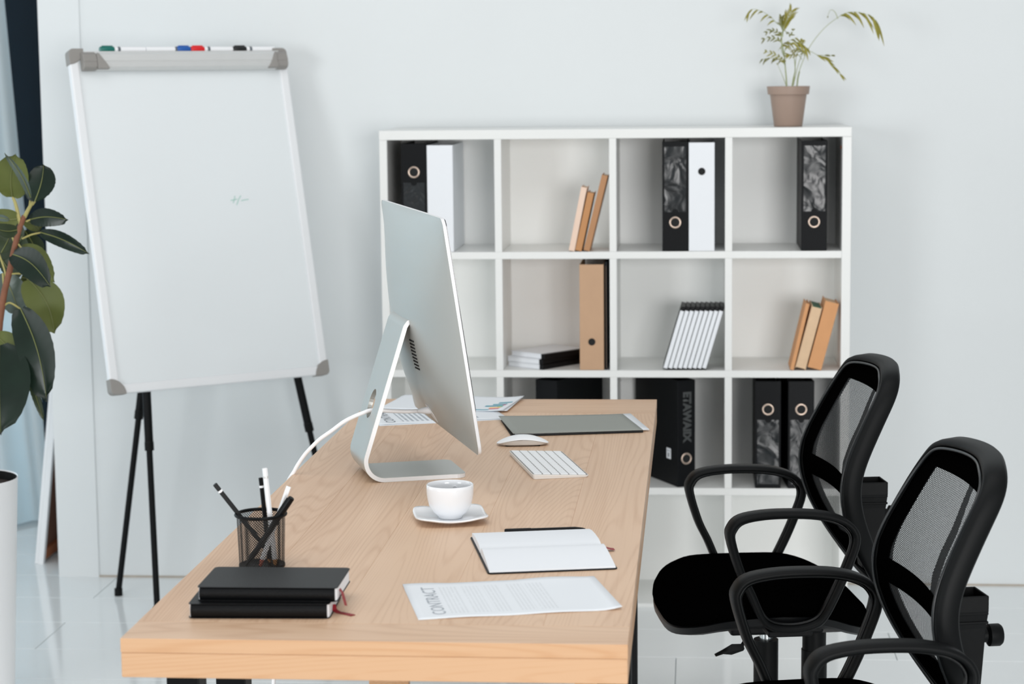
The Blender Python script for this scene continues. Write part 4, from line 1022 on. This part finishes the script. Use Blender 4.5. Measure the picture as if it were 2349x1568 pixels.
def office_chair(label, loc, rot, extra=False):
    t = thing('office_chair', label, 'office chair', loc, rot, 'black mesh office chairs along the right side of the desk')
    # seat
    def outline(k, n=56):
        out = []
        for i in range(n):
            a = 2*pi*i/n; c, s = cos(a), sin(a); e = 2/3.4
            x = (abs(c)**e)*(1 if c > 0 else -1)*.219*k-.015; y = (abs(s)**e)*(1 if s > 0 else -1)*.238*k
            if x > -.03: y *= 1-.14*((x+.03)/.235)**2
            out.append((x, y))
        return out
    def dz(x, y, ar=1.): return -2.6*max(0, -.12-x)**2-2.4*max(0, x-.05)**2+ar*.016*(abs(y)/.24)**3*max(0, 1-((x+.02)/.15)**2)-.004*(y/.24)**2
    def ringz(k, z, ar=1.): return [(x, y, z+dz(x, y, ar)) for x, y in outline(k)]
    MB().loft([ringz(.955, .4405), ringz(.99, .447), ringz(1.0, .459, .5), ringz(.992, .472, 0), ringz(.96, .483, 0), ringz(.88, .490, 0), ringz(.7, .493, 0), ringz(.45, .491, 0), ringz(.2, .489, 0), ringz(.02, .4885, 0)]).build('seat', 'black_fabric', t, smooth=True, autosmooth=False)
    MB().loft([ringz(.80, .416), ringz(.94, .421), ringz(.985, .428), ringz(.992, .4425), ringz(.95, .4455)]).build('seat_shell', 'seat_shell', t, smooth=True)
    # armrests: closed loops
    for s in (-1, 1):
        p = spline([(u, s*.247, z) for u, z in ARM], 4, closed=True)
        w_, h_ = .022, .0065
        sec = [(-w_, -h_*.4), (-w_*.8, -h_), (w_*.8, -h_), (w_, -h_*.4), (w_, h_*.4), (w_*.8, h_), (-w_*.8, h_), (-w_, h_*.4)]
        a = MB().sweep(p, sec, (0, 1, 0), closed=True).build('armrest', 'black_plastic', t, smooth=True, autosmooth=False)
        MB().sweep([(u, s*(.247), z) for u, z in [(q.x*.93+.0003, q.z*.93+.0385) for q in p]], [(-.004, -.003), (.004, -.003), (.004, .003), (-.004, .003)], (0, 1, 0), closed=True).build('armrest_groove', 'black_smooth', a, smooth=True, autosmooth=False)
        MB().box(-.045, .045, *sorted((s*.243, s*.09)), .414, .428).build('arm_bracket', 'black_metal', t, bevel=.003)
    # back frame
    path = []
    zz = [.455, .462, .475, .50, .54, .58, .62, .66, .70, .74, .78, .82, .86, .885, .906, .922, .931]
    vv = [.0, .045, .078, .115, .150, .178, .193, .200, .203, .200, .195, .188, .181, .174, .165, .149, .120]
    half = [(v, z) for v, z in zip(vv, zz)]
    top_ = [(.06, .9345), (0, .9355), (-.06, .9345)]
    loop = half+top_+[(-v, z) for v, z in half[::-1][:-1]]
    pts = [surf(v, z) for v, z in loop]
    pts = spline(pts, 4, closed=True)
    for _ in range(14):
        pts = [(pts[i-1]+pts[i]*2+pts[(i+1) % len(pts)])/4 for i in range(len(pts))]
    N = len(pts); rings = []
    for i, p in enumerate(pts):
        tg = (pts[(i+1) % N]-pts[(i-1) % N]).normalized(); rr = Vector((1, 0, .12)); a = (rr-tg*rr.dot(tg)).normalized(); b = tg.cross(a)
        sec = [(0, -.004), (-.003, .000), (0, .006), (.010, .0085), (.032, .0085), (.036, .004), (.032, -.004), (.010, -.007)]
        rings.append([p+a*(-u+ .036*0)*-1+b*v for u, v in sec])
    rings.append(rings[0])
    MB().loft(rings, caps=(False, False)).build('back_frame', 'black_plastic', t, smooth=True, autosmooth=False)
    tr_ = [p+Vector((-.0035, 0, 0))+Vector((0, -1 if p.y > 0 else 1, 0))*(.006*min(1, abs(p.y)/.1))+Vector((0, 0, -.006*min(1, max(-1, (p.z-.7)/.2)))) for p in pts]
    MB().tube([tr_[i % N] for i in range(N+1)], .0028, 6, caps=False).build('frame_highlight', 'trim', t, smooth=True, autosmooth=False)  # paler tube added to imitate the highlight along the frame edge
    # woven back: dense borders and two see-through windows
    def row_strip(mb, z0, z1, fa, fb, nz, nv, off):
        mb.grid(lambda u, v: surf(fa(z0+(z1-z0)*u)+(fb(z0+(z1-z0)*u)-fa(z0+(z1-z0)*u))*v, z0+(z1-z0)*u, off), nz, nv)
    e_ = lambda z: vz(z)-.0005
    w1 = lambda z: interp(z, [.72, .893], [.150, .124]); w2 = lambda z: interp(z, [.555, .60, .64, .672], [.085, .120, .140, .152])
    mb = MB(); off = .004
    row_strip(mb, .888, .930, lambda z: -e_(z), e_, 8, 20, off)
    for s in (-1, 1):
        row_strip(mb, .718, .888, lambda z: s*w1(z), lambda z: s*e_(z), 14, 5, off)
        row_strip(mb, .560, .672, lambda z: s*min(w2(z), e_(z)-.01), lambda z: s*e_(z), 10, 5, off)
    row_strip(mb, .672, .718, lambda z: -e_(z), e_, 4, 20, off)
    row_strip(mb, .462, .560, lambda z: -e_(z), e_, 8, 20, off)
    mb.build('back_border', 'black_fabric', t, smooth=True, autosmooth=False)
    mb = MB(); row_strip(mb, .714, .892, lambda z: -w1(z)-.004, lambda z: w1(z)+.004, 16, 20, off+.0015)
    mb.build('back_mesh', 'mesh_fabric', t, smooth=True, autosmooth=False, uvfn=lambda co: (co.y, co.z))
    mb = MB(); row_strip(mb, .556, .676, lambda z: -w2(z)-.004, lambda z: w2(z)+.004, 10, 20, off+.0015)
    mb.build('back_mesh', 'mesh_fabric', t, smooth=True, autosmooth=False, uvfn=lambda co: (co.y, co.z))
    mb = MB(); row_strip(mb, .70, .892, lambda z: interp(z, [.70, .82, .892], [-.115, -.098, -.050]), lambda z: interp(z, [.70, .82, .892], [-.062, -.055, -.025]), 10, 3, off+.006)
    mb.build('mesh_shade_strip', 'black_fabric', t, smooth=True, autosmooth=False)  # dark strip standing in for shading across the mesh, not a chair part
    # bracket, housing and flat steel bar
    def rect_ring(u0, u1, v, z): return [(u0+BZ[1], -v, z), (u0+BZ[1], v, z), (u1+BZ[1], v, z), (u1+BZ[1], -v, z)]
    MB().loft([rect_ring(.205, .243, .020, .50), rect_ring(.195, .247, .024, .58), rect_ring(.188, .249, .028, .63), rect_ring(.186, .252, .032, .660), rect_ring(.186, .252, .032, .686)], caps=(True, False)).build('back_bracket', 'black_plastic', t, bevel=.003, solid=.005)
    MB().loft([rect_ring(.190, .247, .028, .652), rect_ring(.190, .247, .028, .656)]).build('bracket_floor', 'black_plastic', t)
    for z in (.653, .638): MB().box(.185+BZ[1], .2538+BZ[1], -.0338, .0338, z, z+.005).build('bracket_rib', 'black_plastic', t, bevel=.002)
    MB().tube([(q+BZ[1], 0, .61) for q in (.244, .262, .266, .284, .288)], [.012, .012, .019, .019, .016], 20).build('knob', 'black_plastic', t, smooth=True)
    jb = spline([(.238+BZ[1], 0, .60), (.236+BZ[1], 0, .50), (.232+BZ[1], 0, .42), (.214, 0, .378), (.170, 0, .366), (.06, 0, .366)], 6)
    MB().sweep(jb, [(-.024, -.0035), (.024, -.0035), (.024, .0035), (-.024, .0035)], (0, 1, 0)).build('back_bar', 'black_smooth', t, smooth=True)
    # mechanism, lever, gas lift, base
    MB().box(-.09, .11, -.07, .07, .372, .416).build('mechanism', 'black_metal', t, bevel=.006)
    MB().tube([(-.06, -.07, .398), (-.085, -.20, .398), (-.105, -.262, .402)], .004, 8).build('lever_rod', 'black_metal', t, smooth=True)
    MB().loft([[(-.100, -.262+a, .402+b*.6) for a, b in ((-.012, .0), (0, .012), (.012, 0), (0, -.012))], [(-.125, -.268+a, .400+b*.8) for a, b in ((-.014, .0), (0, .014), (.014, 0), (0, -.014))], [(-.145, -.272+a, .396+b*.4) for a, b in ((-.014, .0), (0, .010), (.014, 0), (0, -.010))], [(-.160, -.275+a, .391+b*.15) for a, b in ((-.010, .0), (0, .008), (.010, 0), (0, -.008))]]).build('lever_paddle', 'black_smooth', t, smooth=True)
    MB().tube([(0, 0, .12), (0, 0, .345)], .0265, 24).build('lift_sleeve', 'black_plastic', t, smooth=True)
    MB().tube([(0, 0, .33), (0, 0, .375)], .014, 20).build('gas_lift', 'chrome', t, smooth=True)
    if extra:
        MB().tube([(.105, 0, .10), (.105, 0, .320)], .0275, 20).build('support_tube', 'black_plastic', t, smooth=True)
        MB().tube([(.105, 0, .32), (.105, 0, .368)], .0255, 20).build('support_tube', 'black_plastic', t, smooth=True)
    MB().lathe([(.034, .085), (.034, .125), (.028, .13)], 20).build('hub', 'black_plastic', t, smooth=True)
    for i in range(5):
        a = 2*pi*i/5+.3; c, s = cos(a), sin(a)
        leg_ = MB().loft([[(r*c-s*w_, r*s+c*w_, z) for w_, z in ((-hw, z0), (hw, z0), (hw, z1), (-hw, z1))] for r, hw, z0, z1 in ((.025, .022, .088, .122), (.15, .018, .078, .105), (.29, .014, .062, .082))]).build('base_leg', 'black_plastic', t, bevel=.003)
        leg_c = MB().tube([(.275*c-s*.012, .275*s+c*.012, .028), (.275*c+s*.012, .275*s-c*.012, .028)], .028, 18).build('caster', 'black_smooth', leg_, smooth=True)
        MB().tube([(.275*c, .275*s, .03), (.275*c, .275*s, .07)], .006, 8).build('caster_stem', 'black_metal', leg_)
    return t
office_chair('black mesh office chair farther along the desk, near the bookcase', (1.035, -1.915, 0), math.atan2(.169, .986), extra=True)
BZ[:] = [-.014, -.0175, .056]
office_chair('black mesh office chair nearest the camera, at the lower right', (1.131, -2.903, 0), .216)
